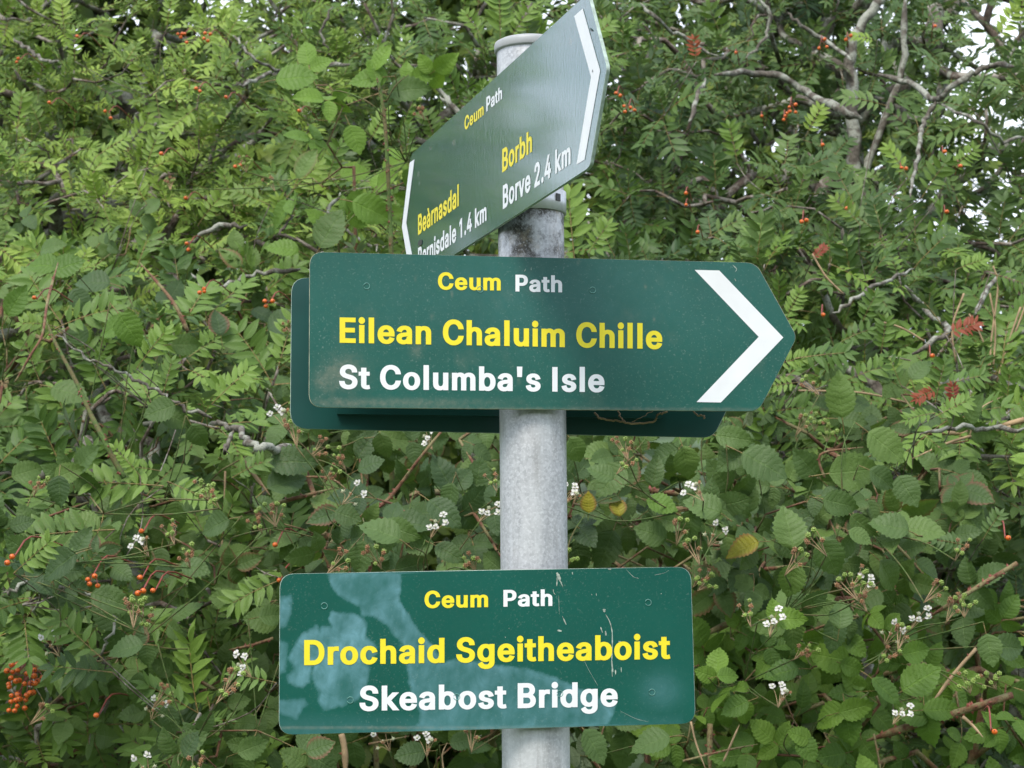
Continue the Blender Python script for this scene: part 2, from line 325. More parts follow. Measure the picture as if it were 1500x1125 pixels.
# ------------------------------------------------------------------ lettering (outlines as data, thickened here)
GL = {"'":[206,[[78,318,70,509,136,509,128,318]]],'.':[188,[[95,-4,86,-4,78,-1,70,3,63,9,57,16,53,24,50,32,50,41,50,50,53,59,57,66,63,73,70,79,78,83,86,86,95,87,104,86,113,83,121,79,128,73,134,66,138,59,140,50,141,41,140,32,138,24,134,16,128,9,121,3,113,-1,104,-4]]],'1':[453,[[76,0,76,55,391,55,391,0],[276,509,276,0,212,0,212,448,209,448,86,358,86,427,198,509]]],'2':[453,[[64,0,64,47,234,229,248,243,261,257,272,270,282,282,291,294,299,305,305,316,311,327,315,337,318,348,320,360,320,371,319,385,317,397,313,408,308,419,301,428,293,436,283,443,273,449,262,454,250,457,237,459,224,460,209,459,196,457,184,453,172,447,162,441,153,433,145,424,139,413,134,402,130,390,128,376,127,362,66,362,67,384,71,405,77,424,86,442,98,459,111,473,126,486,143,496,162,505,182,511,203,514,225,516,247,514,268,511,288,505,306,497,323,486,337,474,350,461,361,445,370,428,376,411,380,392,381,372,380,358,378,345,375,331,371,318,365,304,357,290,347,275,336,259,322,241,306,223,288,202,267,180,153,60,153,57,389,57,389,0]]],'4':[453,[[40,105,40,158,247,509,311,509,109,166,109,163,413,163,413,105],[282,0,282,121,282,146,282,318,343,318,343,0]]],'B':[456,[[60,0,60,509,241,509,266,508,289,504,310,499,329,491,345,481,359,469,371,456,381,442,388,426,394,410,397,392,398,374,397,358,395,344,392,331,387,320,380,310,373,301,365,293,356,286,347,280,336,275,326,270,315,267,315,262,327,261,339,257,351,252,363,245,374,237,385,227,394,216,402,203,409,189,414,173,417,155,418,136,417,117,413,100,408,83,400,67,390,52,377,39,362,28,344,18,324,10,301,4,275,1,247,0],[125,57,245,57,272,58,296,63,315,70,330,80,341,92,349,105,354,120,355,137,355,149,352,161,348,173,342,184,335,194,327,203,317,211,306,218,293,224,279,228,264,230,248,231,125,231],[125,285,238,285,252,286,265,288,277,291,288,296,299,302,308,309,316,317,323,326,329,337,333,348,335,359,336,372,334,388,330,403,323,417,313,429,299,439,283,446,263,450,240,452,125,452]]],'C':[510,[[267,-7,235,-5,205,1,177,11,150,25,126,42,104,63,86,88,70,115,57,146,48,179,42,215,40,254,42,293,48,329,57,362,70,393,86,421,104,445,126,466,150,484,177,498,205,508,235,514,267,516,286,515,305,513,323,509,340,504,357,498,373,490,388,481,402,471,415,460,427,447,438,433,448,418,456,402,463,385,469,367,473,348,408,348,405,361,401,373,395,384,389,395,382,404,375,413,366,421,357,428,348,435,337,440,327,445,315,449,304,452,292,454,280,455,267,456,245,454,223,450,203,443,184,432,166,419,150,403,137,385,125,364,116,340,109,314,105,285,103,254,105,223,109,194,116,168,125,145,137,123,151,105,166,89,184,76,203,66,223,59,245,54,267,53,280,53,292,55,304,57,315,60,327,64,337,69,348,74,357,81,366,88,375,96,382,105,389,114,395,125,401,136,405,148,408,160,473,160,469,142,463,124,457,107,448,91,438,76,428,62,416,49,402,38,388,28,373,19,357,11,341,5,323,0,305,-4,286,-6]]],'D':[502,[[219,0,96,0,96,57,215,57,244,58,272,63,296,70,318,81,337,94,354,110,368,128,379,149,388,172,394,198,398,226,399,255,398,285,394,312,388,337,379,361,368,381,354,399,338,415,320,428,299,438,275,446,249,450,221,452,93,452,93,509,225,509,261,507,294,501,325,492,353,478,377,461,399,441,418,418,433,391,446,361,455,329,460,293,462,255,460,217,455,181,446,149,433,119,417,92,398,68,376,48,351,31,322,17,291,8,256,2],[125,509,125,0,60,0,60,509]]],'E':[419,[[60,0,60,509,372,509,372,452,125,452,125,286,355,286,355,229,125,229,125,57,375,57,375,0]]],'I':[300,[[31,0,31,57,118,57,118,452,31,452,31,509,269,509,269,452,183,452,183,57,269,57,269,0]]],'L':[393,[[60,0,60,509,125,509,125,57,361,57,361,0]]],'P':[445,[[60,0,60,509,235,509,263,507,289,503,312,497,332,487,350,476,366,462,379,447,390,430,398,411,404,391,407,370,409,348,407,325,404,304,398,284,390,265,379,248,366,233,350,219,332,207,312,198,289,191,263,187,235,186,109,186,109,242,233,242,252,243,269,246,284,250,297,256,308,264,318,272,327,282,333,294,338,306,342,319,344,333,344,348,344,362,342,376,338,389,333,402,326,413,318,423,308,431,297,439,284,444,268,449,251,451,232,452,125,452,125,0]]],'R':[449,[[60,0,60,509,236,509,264,507,290,504,313,497,333,489,351,478,367,465,380,450,390,433,399,415,405,395,408,374,409,352,408,330,405,309,399,290,390,271,380,255,367,240,351,228,333,217,312,209,289,203,264,199,236,198,96,198,96,255,234,255,252,256,269,258,284,262,298,267,309,273,319,281,327,290,334,300,339,312,342,324,344,338,345,352,344,367,342,380,339,393,334,405,327,415,319,425,309,433,298,440,284,445,269,449,252,451,233,452,125,452,125,0],[353,0,230,229,303,229,428,0]]],'S':[447,[[224,-9,197,-8,172,-4,149,1,128,9,108,19,91,31,76,45,64,60,54,77,46,96,41,115,38,137,104,137,107,123,110,110,116,98,123,88,132,79,142,71,154,64,166,59,180,55,194,52,209,50,224,49,241,50,257,52,272,55,286,60,299,66,311,74,321,82,329,92,336,102,341,114,345,126,346,139,345,151,342,161,338,171,332,179,325,186,316,193,307,199,296,205,284,209,272,214,259,218,245,222,184,239,154,249,128,260,105,274,86,289,71,307,60,326,54,348,52,372,53,393,58,413,65,431,75,448,87,463,102,476,119,488,138,498,158,506,180,511,203,514,227,516,252,514,275,511,296,505,316,498,334,488,351,476,365,463,377,449,387,433,394,415,399,397,401,378,337,378,334,396,326,412,316,426,302,437,286,447,267,453,247,457,225,459,209,458,194,456,180,452,167,448,156,442,145,435,136,427,129,418,123,409,118,398,116,387,115,376,116,363,119,352,124,342,131,334,139,326,148,319,158,313,169,308,180,304,191,300,202,296,212,293,264,279,276,276,287,272,299,268,312,264,324,258,336,252,347,245,359,238,369,229,379,220,387,209,395,198,401,185,405,171,407,155,408,139,407,118,403,99,396,81,386,64,374,48,360,34,343,21,323,11,302,2,278,-4,252,-8]]],'a':[389,[[160,-9,142,-8,126,-5,110,-1,94,5,80,12,68,22,57,32,48,45,40,58,35,73,31,90,30,108,31,123,34,138,38,150,43,161,50,171,58,179,67,187,78,193,89,199,100,203,112,207,125,211,138,213,152,216,165,218,178,220,234,227,244,228,252,230,259,232,265,235,270,238,273,243,275,248,276,255,276,257,275,268,273,279,271,288,267,297,262,304,256,311,248,317,240,322,230,326,220,329,208,330,196,331,183,330,171,329,159,326,149,322,140,318,132,313,124,307,118,301,112,294,107,288,103,281,100,274,41,291,48,308,57,322,67,335,79,346,91,355,104,364,118,370,133,375,148,379,163,382,179,384,194,384,204,384,215,383,227,382,239,379,251,376,263,372,275,367,286,360,296,353,306,343,315,333,322,320,329,306,333,290,336,272,337,251,337,0,277,0,277,52,272,52,269,45,264,38,258,32,252,25,244,18,236,12,226,6,215,1,203,-3,190,-6,176,-8],[170,45,187,46,202,49,216,53,228,59,239,66,248,74,257,83,263,93,269,104,272,115,275,126,276,138,276,190,273,188,270,186,265,184,259,182,253,180,246,179,239,177,231,176,200,171,175,168,165,166,154,164,144,162,134,159,125,155,117,150,110,145,103,139,98,132,95,124,93,115,92,105,92,95,94,87,98,79,102,72,107,66,114,61,121,56,130,52,139,49,149,47,159,46]]],'b':[424,[[229,-8,213,-7,198,-5,184,-1,172,4,162,10,153,17,145,24,138,31,132,39,127,46,122,53,118,59,112,59,112,0,53,0,53,509,114,509,114,319,118,319,122,325,127,331,132,338,137,346,144,353,152,360,161,367,171,373,183,378,197,381,212,384,229,384,252,383,274,378,294,371,313,361,330,347,345,332,359,313,370,293,379,270,385,245,389,218,390,189,389,160,385,133,379,108,370,84,359,64,346,45,330,29,313,16,294,5,274,-2,252,-7],[220,47,237,48,253,51,267,57,279,66,291,76,301,88,309,101,316,117,321,133,325,151,327,170,328,189,327,209,325,227,321,245,316,261,309,276,301,290,291,301,280,311,267,319,253,325,237,329,220,330,203,329,188,325,174,320,161,312,150,302,140,291,132,278,125,263,120,247,116,229,113,210,113,189,113,169,116,150,120,132,125,115,132,100,140,86,150,75,162,65,174,57,188,51,204,48]]],'c':[396,[[207,-8,182,-7,159,-2,137,6,117,16,98,30,82,46,68,64,56,85,46,108,40,133,36,159,34,187,36,216,40,243,46,268,56,291,68,312,82,330,98,346,117,360,137,371,159,378,182,383,207,384,221,384,234,383,247,380,260,377,272,373,284,368,295,362,305,356,315,349,324,341,332,332,340,322,347,312,353,301,358,289,362,277,303,262,301,269,298,276,294,283,290,289,286,295,281,301,276,306,270,311,264,315,257,319,250,322,242,325,234,327,226,329,217,329,207,330,189,329,173,325,158,319,145,310,134,300,124,287,115,274,108,258,103,242,99,224,97,206,96,187,97,169,99,151,103,134,108,117,115,102,124,89,134,76,145,66,158,57,173,51,189,48,207,46,217,47,226,48,234,49,243,52,250,54,258,58,264,62,271,66,277,71,282,76,287,82,292,89,296,95,299,102,302,110,304,117,363,102,359,90,354,78,348,67,341,56,334,46,325,37,316,29,306,21,296,15,285,9,273,4,261,-1,248,-4,235,-6,221,-8]]],'d':[424,[[195,-8,172,-7,151,-2,130,5,111,16,94,29,79,45,66,64,55,84,46,108,39,133,35,160,34,189,35,218,39,245,46,270,55,293,66,313,79,332,95,347,112,361,131,371,151,378,173,383,196,384,213,384,228,381,241,378,253,373,263,367,272,360,280,353,287,346,293,338,298,331,303,325,306,319,311,319,311,509,372,509,372,0,313,0,313,59,307,59,303,53,298,46,293,39,287,31,280,24,272,17,263,10,252,4,241,-1,227,-5,212,-7],[205,47,221,48,236,51,250,57,263,65,274,75,284,86,293,100,299,115,305,132,309,150,311,169,312,189,311,210,309,229,305,247,300,263,293,278,284,291,275,302,263,312,251,320,237,325,221,329,205,330,187,329,172,325,157,319,145,311,133,301,124,290,115,276,108,261,103,245,99,227,97,209,96,189,97,170,99,151,103,133,109,117,115,101,124,88,134,76,145,66,158,57,172,51,188,48]]],'e':[404,[[212,-8,185,-7,161,-2,138,6,117,16,98,30,82,46,68,64,56,85,46,108,40,132,35,159,34,187,35,215,39,242,46,267,55,290,67,311,81,329,97,346,115,359,135,370,157,378,180,383,205,384,221,384,236,382,251,379,266,374,280,368,294,361,307,351,319,341,331,329,341,315,350,299,357,282,363,263,368,242,370,219,371,194,371,169,75,169,75,221,338,221,310,202,309,220,307,237,303,254,298,269,291,282,283,294,273,305,263,314,250,321,237,326,222,329,205,330,189,329,173,326,159,321,146,313,135,304,125,294,116,282,109,270,103,256,99,241,97,226,96,211,96,178,97,157,100,139,104,122,110,106,118,92,128,80,139,70,151,61,165,55,179,50,195,47,212,46,224,47,234,48,244,50,254,53,263,56,271,61,278,66,285,73,292,80,297,88,302,96,306,105,365,91,360,77,353,63,345,51,335,39,324,29,311,19,298,11,283,4,266,-1,249,-5,231,-7]]],'g':[425,[[207,-151,187,-150,168,-148,150,-144,134,-140,119,-134,105,-127,93,-119,82,-110,73,-101,64,-91,57,-80,51,-69,101,-41,106,-47,110,-53,116,-59,122,-66,128,-72,136,-78,145,-83,154,-88,165,-92,178,-95,192,-97,207,-97,229,-96,249,-92,267,-85,282,-75,295,-62,304,-47,310,-28,311,-6,311,68,306,68,302,62,298,56,293,49,287,41,280,34,272,28,263,21,252,16,241,11,227,8,212,5,195,5,173,6,152,10,132,17,113,27,95,39,80,53,67,71,55,90,46,112,39,136,35,163,34,191,35,220,39,246,46,271,55,293,66,314,80,332,95,347,112,361,131,371,152,378,173,383,196,384,213,384,228,382,242,378,253,373,264,367,273,360,281,353,288,346,294,338,299,331,304,325,308,319,313,319,313,379,372,379,372,-9,371,-32,367,-54,360,-73,350,-90,338,-104,324,-117,308,-127,291,-136,271,-142,251,-147,229,-150],[205,59,222,60,237,63,251,68,264,75,275,84,285,95,293,107,300,121,305,137,309,154,312,172,312,193,312,212,309,231,305,248,300,264,293,278,285,291,275,303,264,312,251,320,237,325,222,329,205,330,188,329,172,325,158,320,145,312,134,302,124,290,115,277,109,262,103,246,99,229,97,212,96,193,97,173,99,155,103,138,109,123,116,108,124,96,134,85,145,76,158,68,172,63,188,60]]],'h':[410,[[114,227,114,0,53,0,53,509,114,509,114,287,102,287,112,312,124,332,137,349,152,362,169,372,187,379,207,383,227,384,246,383,264,380,280,376,295,369,309,360,321,349,332,336,341,321,348,304,353,285,356,264,357,240,357,0,296,0,296,235,295,256,290,275,283,291,273,304,260,315,246,323,229,328,210,329,197,328,184,326,172,322,161,317,150,311,141,303,133,293,126,283,121,271,117,257,114,243]]],'i':[167,[[53,0,53,379,114,379,114,0],[84,443,75,444,67,446,60,449,54,455,48,461,44,468,42,475,41,483,42,491,44,499,48,506,54,512,60,517,67,521,75,523,84,524,92,523,100,521,107,517,114,512,119,506,123,499,126,491,126,483,126,475,123,468,119,461,114,455,107,449,100,446,92,444]]],'k':[381,[[110,137,110,212,121,212,284,379,360,379,184,199,177,199],[53,0,53,509,114,509,114,0],[294,0,148,186,191,229,372,0]]],'l':[189,[[139,-2,119,-1,101,3,86,10,74,20,65,33,58,47,54,65,53,84,53,509,114,509,114,99,114,87,115,77,117,68,120,62,124,58,130,54,137,53,146,52,160,53,170,54,181,3,162,-1,156,-2,151,-2,145,-2]]],'m':[610,[[53,0,53,379,112,379,112,295,108,295,112,310,118,323,125,335,132,346,141,355,151,363,161,370,172,376,183,380,195,384,207,386,219,386,239,385,257,380,273,372,287,361,299,347,309,331,316,314,321,295,312,295,317,308,322,321,329,332,337,343,347,353,357,361,368,369,381,375,394,380,407,383,422,385,437,386,453,385,468,383,483,378,497,372,510,364,522,354,532,342,541,328,548,313,553,296,556,276,557,255,557,0,496,0,496,254,494,273,490,289,483,302,473,313,460,321,447,326,433,329,419,330,406,330,395,328,384,324,374,320,365,314,358,307,351,299,345,290,341,280,338,270,336,259,335,247,335,0,274,0,274,260,273,275,269,288,262,301,253,311,242,320,229,326,215,329,199,330,188,330,178,328,168,325,158,320,148,314,140,307,132,299,126,289,121,278,117,266,114,253,114,238,114,0]]],'n':[410,[[114,227,114,0,53,0,53,379,112,379,112,287,102,287,112,312,124,332,137,349,152,362,169,372,187,379,207,383,227,384,246,383,264,380,280,376,295,369,309,360,321,349,332,336,341,321,348,304,353,285,356,264,357,240,357,0,296,0,296,235,295,256,290,275,283,291,273,304,260,315,246,323,229,328,210,329,197,328,184,326,172,322,161,317,150,311,141,303,133,293,126,283,121,271,117,257,114,243]]],'o':[415,[[207,-8,182,-7,159,-2,137,6,117,16,98,30,82,46,68,64,56,85,46,108,40,133,36,159,34,187,36,216,40,243,46,268,56,291,68,312,82,330,98,346,117,360,137,371,159,378,182,383,207,384,233,383,256,378,278,371,299,360,317,346,333,330,347,312,359,291,369,268,376,243,380,216,381,187,380,159,376,133,369,108,359,85,347,64,333,46,317,30,299,16,278,6,256,-2,233,-7],[207,46,226,48,242,51,257,57,270,66,282,76,292,89,300,102,307,117,312,134,316,151,318,169,319,187,318,206,316,224,312,242,307,258,300,274,292,287,282,300,270,310,257,319,242,325,226,329,207,330,189,329,173,325,158,319,145,310,134,300,124,287,115,274,108,258,103,242,99,224,97,206,96,187,97,169,99,151,103,134,108,117,115,102,124,89,134,76,145,66,158,57,173,51,189,48]]],'p':[424,[[53,-143,53,379,112,379,112,319,118,319,122,325,126,331,131,338,137,346,144,353,152,360,161,367,171,373,183,378,197,381,212,384,229,384,252,383,274,378,294,371,313,361,330,347,345,332,359,313,370,293,379,270,385,245,389,218,390,189,389,160,385,133,379,108,370,84,359,64,346,45,330,29,313,16,294,5,274,-2,252,-7,229,-8,213,-7,198,-5,184,-1,173,4,162,10,153,17,145,24,138,31,132,39,127,46,122,53,118,59,114,59,114,-143],[220,47,237,48,253,51,267,57,279,66,291,76,301,88,309,101,316,117,321,133,325,151,327,170,328,189,327,209,325,227,321,245,316,261,309,276,301,290,291,301,280,311,267,319,253,325,237,329,220,330,203,329,188,325,174,320,161,312,150,302,140,291,132,278,125,263,120,247,116,229,113,210,113,189,113,169,116,150,120,132,125,115,132,100,140,86,150,75,162,65,174,57,188,51,204,48]]],'r':[259,[[53,0,53,379,112,379,112,321,115,321,122,335,130,347,140,358,152,367,166,375,181,380,196,384,213,385,229,384,243,384,243,322,230,324,224,325,219,325,213,326,207,326,194,325,182,323,170,319,159,315,149,309,140,301,132,293,126,284,121,273,117,262,114,250,114,237,114,0]]],'s':[365,[[182,-8,163,-7,145,-5,128,-2,112,3,98,10,84,18,72,27,62,38,53,50,45,63,40,78,36,94,94,107,99,92,105,79,114,69,124,60,136,54,150,49,165,46,181,45,200,46,217,50,232,55,244,62,255,71,262,81,267,91,268,103,267,112,265,121,260,129,254,136,246,142,237,147,225,151,212,155,149,170,125,177,104,186,87,196,72,208,61,222,53,237,48,255,47,274,48,290,51,305,57,319,65,332,75,343,87,354,100,363,115,370,131,377,149,381,167,384,187,384,206,384,223,381,239,378,254,372,267,366,279,358,290,349,299,339,307,328,314,316,319,303,324,290,268,277,264,288,258,298,251,307,243,316,232,323,219,328,205,331,187,333,171,332,156,329,143,324,131,317,121,308,114,299,110,289,109,277,110,267,112,258,117,250,124,243,133,237,144,232,157,227,172,223,229,209,254,202,275,194,292,183,306,171,317,158,325,142,330,125,331,107,330,90,326,75,321,61,312,47,302,35,290,24,276,15,260,6,242,0,223,-5,203,-7]]],'t':[227,[[204,379,204,327,6,327,6,379],[65,471,126,471,126,98,127,86,128,76,132,68,136,61,142,56,150,53,159,51,170,50,185,51,202,54,213,2,208,0,203,-1,198,-2,192,-3,186,-3,180,-4,174,-4,168,-4,145,-3,125,2,107,10,92,21,80,35,72,52,67,71,65,93]]],'u':[410,[[182,-5,164,-4,146,-1,130,4,115,11,101,20,89,31,78,44,69,59,62,76,57,95,54,116,53,139,53,379,114,379,114,144,115,123,119,105,127,89,137,75,150,64,164,56,181,52,200,50,213,51,226,53,238,57,249,62,259,69,268,77,276,86,283,97,289,109,293,122,295,137,296,153,296,379,357,379,357,0,298,0,298,92,307,92,297,67,286,47,272,30,257,17,240,7,222,0,203,-4]]],'v':[389,[[163,0,17,379,84,379,165,155,171,138,177,121,182,104,187,87,191,70,196,53,201,37,206,21,184,21,189,37,194,53,198,70,203,87,207,104,213,121,218,138,224,155,305,379,371,379,226,0]]],'à':[389,[[160,-9,142,-8,126,-5,110,-1,94,5,80,12,68,22,57,32,48,45,40,58,35,73,31,90,30,108,31,123,34,138,38,150,43,161,50,171,58,179,67,187,78,193,89,199,100,203,112,207,125,211,138,213,152,216,165,218,178,220,234,227,244,228,252,230,259,232,265,235,270,238,273,243,275,248,276,255,276,257,275,268,273,279,271,288,267,297,262,304,256,311,248,317,240,322,230,326,220,329,208,330,196,331,183,330,171,329,159,326,149,322,140,318,132,313,124,307,118,301,112,294,107,288,103,281,100,274,41,291,48,308,57,322,67,335,79,346,91,355,104,364,118,370,133,375,148,379,163,382,179,384,194,384,204,384,215,383,227,382,239,379,251,376,263,372,275,367,286,360,296,353,306,343,315,333,322,320,329,306,333,290,336,272,337,251,337,0,277,0,277,52,272,52,269,45,264,38,258,32,252,25,244,18,236,12,226,6,215,1,203,-3,190,-6,176,-8],[170,45,187,46,202,49,216,53,228,59,239,66,248,74,257,83,263,93,269,104,272,115,275,126,276,138,276,190,273,188,270,186,265,184,259,182,253,180,246,179,239,177,231,176,200,171,175,168,165,166,154,164,144,162,134,159,125,155,117,150,110,145,103,139,98,132,95,124,93,115,92,105,92,95,94,87,98,79,102,72,107,66,114,61,121,56,130,52,139,49,149,47,159,46],[165,429,99,529,168,529,215,429]]]}
ASC = set('bdhlkti'); LOW = set('aceghimnoprstuvkbdlà')
def winding(loops, x, y):
    w = 0
    for P in loops:
        x0, y0 = P[:, 0], P[:, 1]; x1, y1 = np.roll(x0, -1), np.roll(y0, -1)
        cr = (x1 - x0) * (y - y0) - (x - x0) * (y1 - y0)
        w += int(np.sum((y0 <= y) & (y1 > y) & (cr > 0))) - int(np.sum((y0 > y) & (y1 <= y) & (cr < 0)))
    return w
_gc = {}
def glyph(ch, ox=33., oy=22.):
    if ch in _gc: return _gc[ch]
    w, raw = GL[ch]; loops = []
    if ch == '1': raw = raw[1:]
    if ch in 'Il': w, raw = 196 if ch == 'l' else 214, [[66, 0, 66, 509 + 11 * (ch == 'l'), 130, 509 + 11 * (ch == 'l'), 130, 0]]
    src = [np.array(l, float).reshape(-1, 2) for l in raw]
    big = max(src, key=lambda P: abs(np.sum(P[:, 0] * np.roll(P[:, 1], -1) - np.roll(P[:, 0], -1) * P[:, 1])))
    sgn = np.sign(np.sum(big[:, 0] * np.roll(big[:, 1], -1) - np.roll(big[:, 0], -1) * big[:, 1]))
    for P in src:
        Q = P / (ox, oy)
        e = np.roll(Q, -1, 0) - Q; e /= np.linalg.norm(e, axis=1)[:, None] + 1e-9
        nn = np.stack([e[:, 1], -e[:, 0]], 1) * sgn; n0 = np.roll(nn, 1, 0)
        s = n0 + nn; den = np.maximum(.35, 1 + np.sum(n0 * nn, 1)); off = s / den[:, None]
        P2 = (Q + off) * (ox, oy)
        if ch in LOW:   # lower x-height towards a grotesque's proportions
            y = P2[:, 1]; xh = 382 + oy; f = .935
            if ch in ASC: y2 = np.where(y <= xh, y * f, xh * f + (y - xh) * ((520 + oy - xh * f) / (520 + oy - xh)))
            else: y2 = np.where(y > 0, y * f, y)
            if ch == 't': y2 = np.where(y <= xh, y * f, xh * f + (y - xh))
            P2[:, 1] = y2
        loops.append(P2)
    pts = [Vector(p) for P in loops for p in P]; edges = []; n = 0
    for P in loops:
        k = len(P); edges += [(n + i, n + (i + 1) % k) for i in range(k)]; n += k
    r = delaunay_2d_cdt(pts, edges, [], 0, 1e-4)
    V = np.array([tuple(v) for v in r[0]]); T = []
    for f in r[2]:
        c = V[list(f)].mean(0)
        if winding(loops, c[0], c[1]) != 0: T.append(f[:3])
    _gc[ch] = (w + 1.25 * ox, V + (ox, 0), np.array(T)); return _gc[ch]
def text_flat(s, track=0):
    x = 0; VV = []; TT = []; n = 0
    for ch in s:
        if ch == ' ': x += 205; continue
        w, V, T = glyph(ch); VV.append(V + (x, 0)); TT.append(T + n); n += len(V); x += w + track
    V = np.concatenate(VV); T = np.concatenate(TT)
    V[:, 0] -= V[:, 0].min(); V[:, 0] /= V[:, 0].max(); V[:, 1] = (V[:, 1] ) / (509 + 22)   # cap height -> 1
    return V, T

# ------------------------------------------------------------------ sign post
def pole_c(py): return at(778 + (py - 350) * 7 / 750, py, 2.17)
PB = pole_c(1100); PT = pole_c(74); ax = (PT - PB).normalized(); base = PB - ax * ((PB.z + .35) / ax.z)
rot = ax.to_track_quat('Z', 'Y').to_matrix().to_4x4()
post = empty('sign_post', (base.x, base.y, 0), 'tall round galvanised steel post carrying the four green path signs, capped at the top', 'post')
RP = .0380
def lathe(prof, k=72):
    V = []; T = []
    for r_, z_ in prof:
        for j in range(k):
            a = 2 * math.pi * j / k; V.append((r_ * math.cos(a), r_ * math.sin(a), z_))
    for i in range(len(prof) - 1):
        for j in range(k):
            a = i * k + j; b = i * k + (j + 1) % k; T += [(a, b, b + k), (a, b + k, a + k)]
    return np.array(V), np.array(T)
H = (PT - base).length
M['galv'] = galv('galvanised_steel', [(0., 0.), (.001, 0.), (1., 0.)])
# height of that band: the two-way sign's cast shade coloured over worn steel
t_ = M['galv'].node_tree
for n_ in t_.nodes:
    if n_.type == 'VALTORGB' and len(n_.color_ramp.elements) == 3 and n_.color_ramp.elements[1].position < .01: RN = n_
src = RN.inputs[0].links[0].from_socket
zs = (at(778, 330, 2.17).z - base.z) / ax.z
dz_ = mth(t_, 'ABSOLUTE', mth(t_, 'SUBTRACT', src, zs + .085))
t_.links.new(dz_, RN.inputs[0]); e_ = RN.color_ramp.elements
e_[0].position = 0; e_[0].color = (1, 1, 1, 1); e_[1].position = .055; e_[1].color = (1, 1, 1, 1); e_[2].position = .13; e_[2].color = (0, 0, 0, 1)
def part_at(name, V, T, mats, parent, Mx, smooth=True, mi=None, luv=None):
    me = mesh_np(name, V, T, luv, None, mi, smooth)
    o = link(name, me, None, mats); o.parent = parent; o.matrix_parent_inverse = Matrix.Translation(-parent.location); o.matrix_basis = Mx
    return o
Mb = Matrix.Translation(base) @ rot
V, T = lathe([(RP, 0), (RP, H * .3), (RP, H * .6), (RP, H)]); part_at('steel_tube', V, T, [M['galv']], post, Mb)
M['cap'] = simple('grey_plastic_cap', (.36, .37, .37), .45, .08, 60)
V, T = lathe([(RP - .001, -.003), (RP + .0022, -.003), (RP + .0030, -.0015), (RP + .0030, .0045), (RP + .0022, .0075), (RP - .001, .0092), (RP * .6, .0115), (0.0002, .0125)])
part_at('post_cap', V, T, [M['cap']], post, Mb @ Matrix.Translation((0, 0, H)))

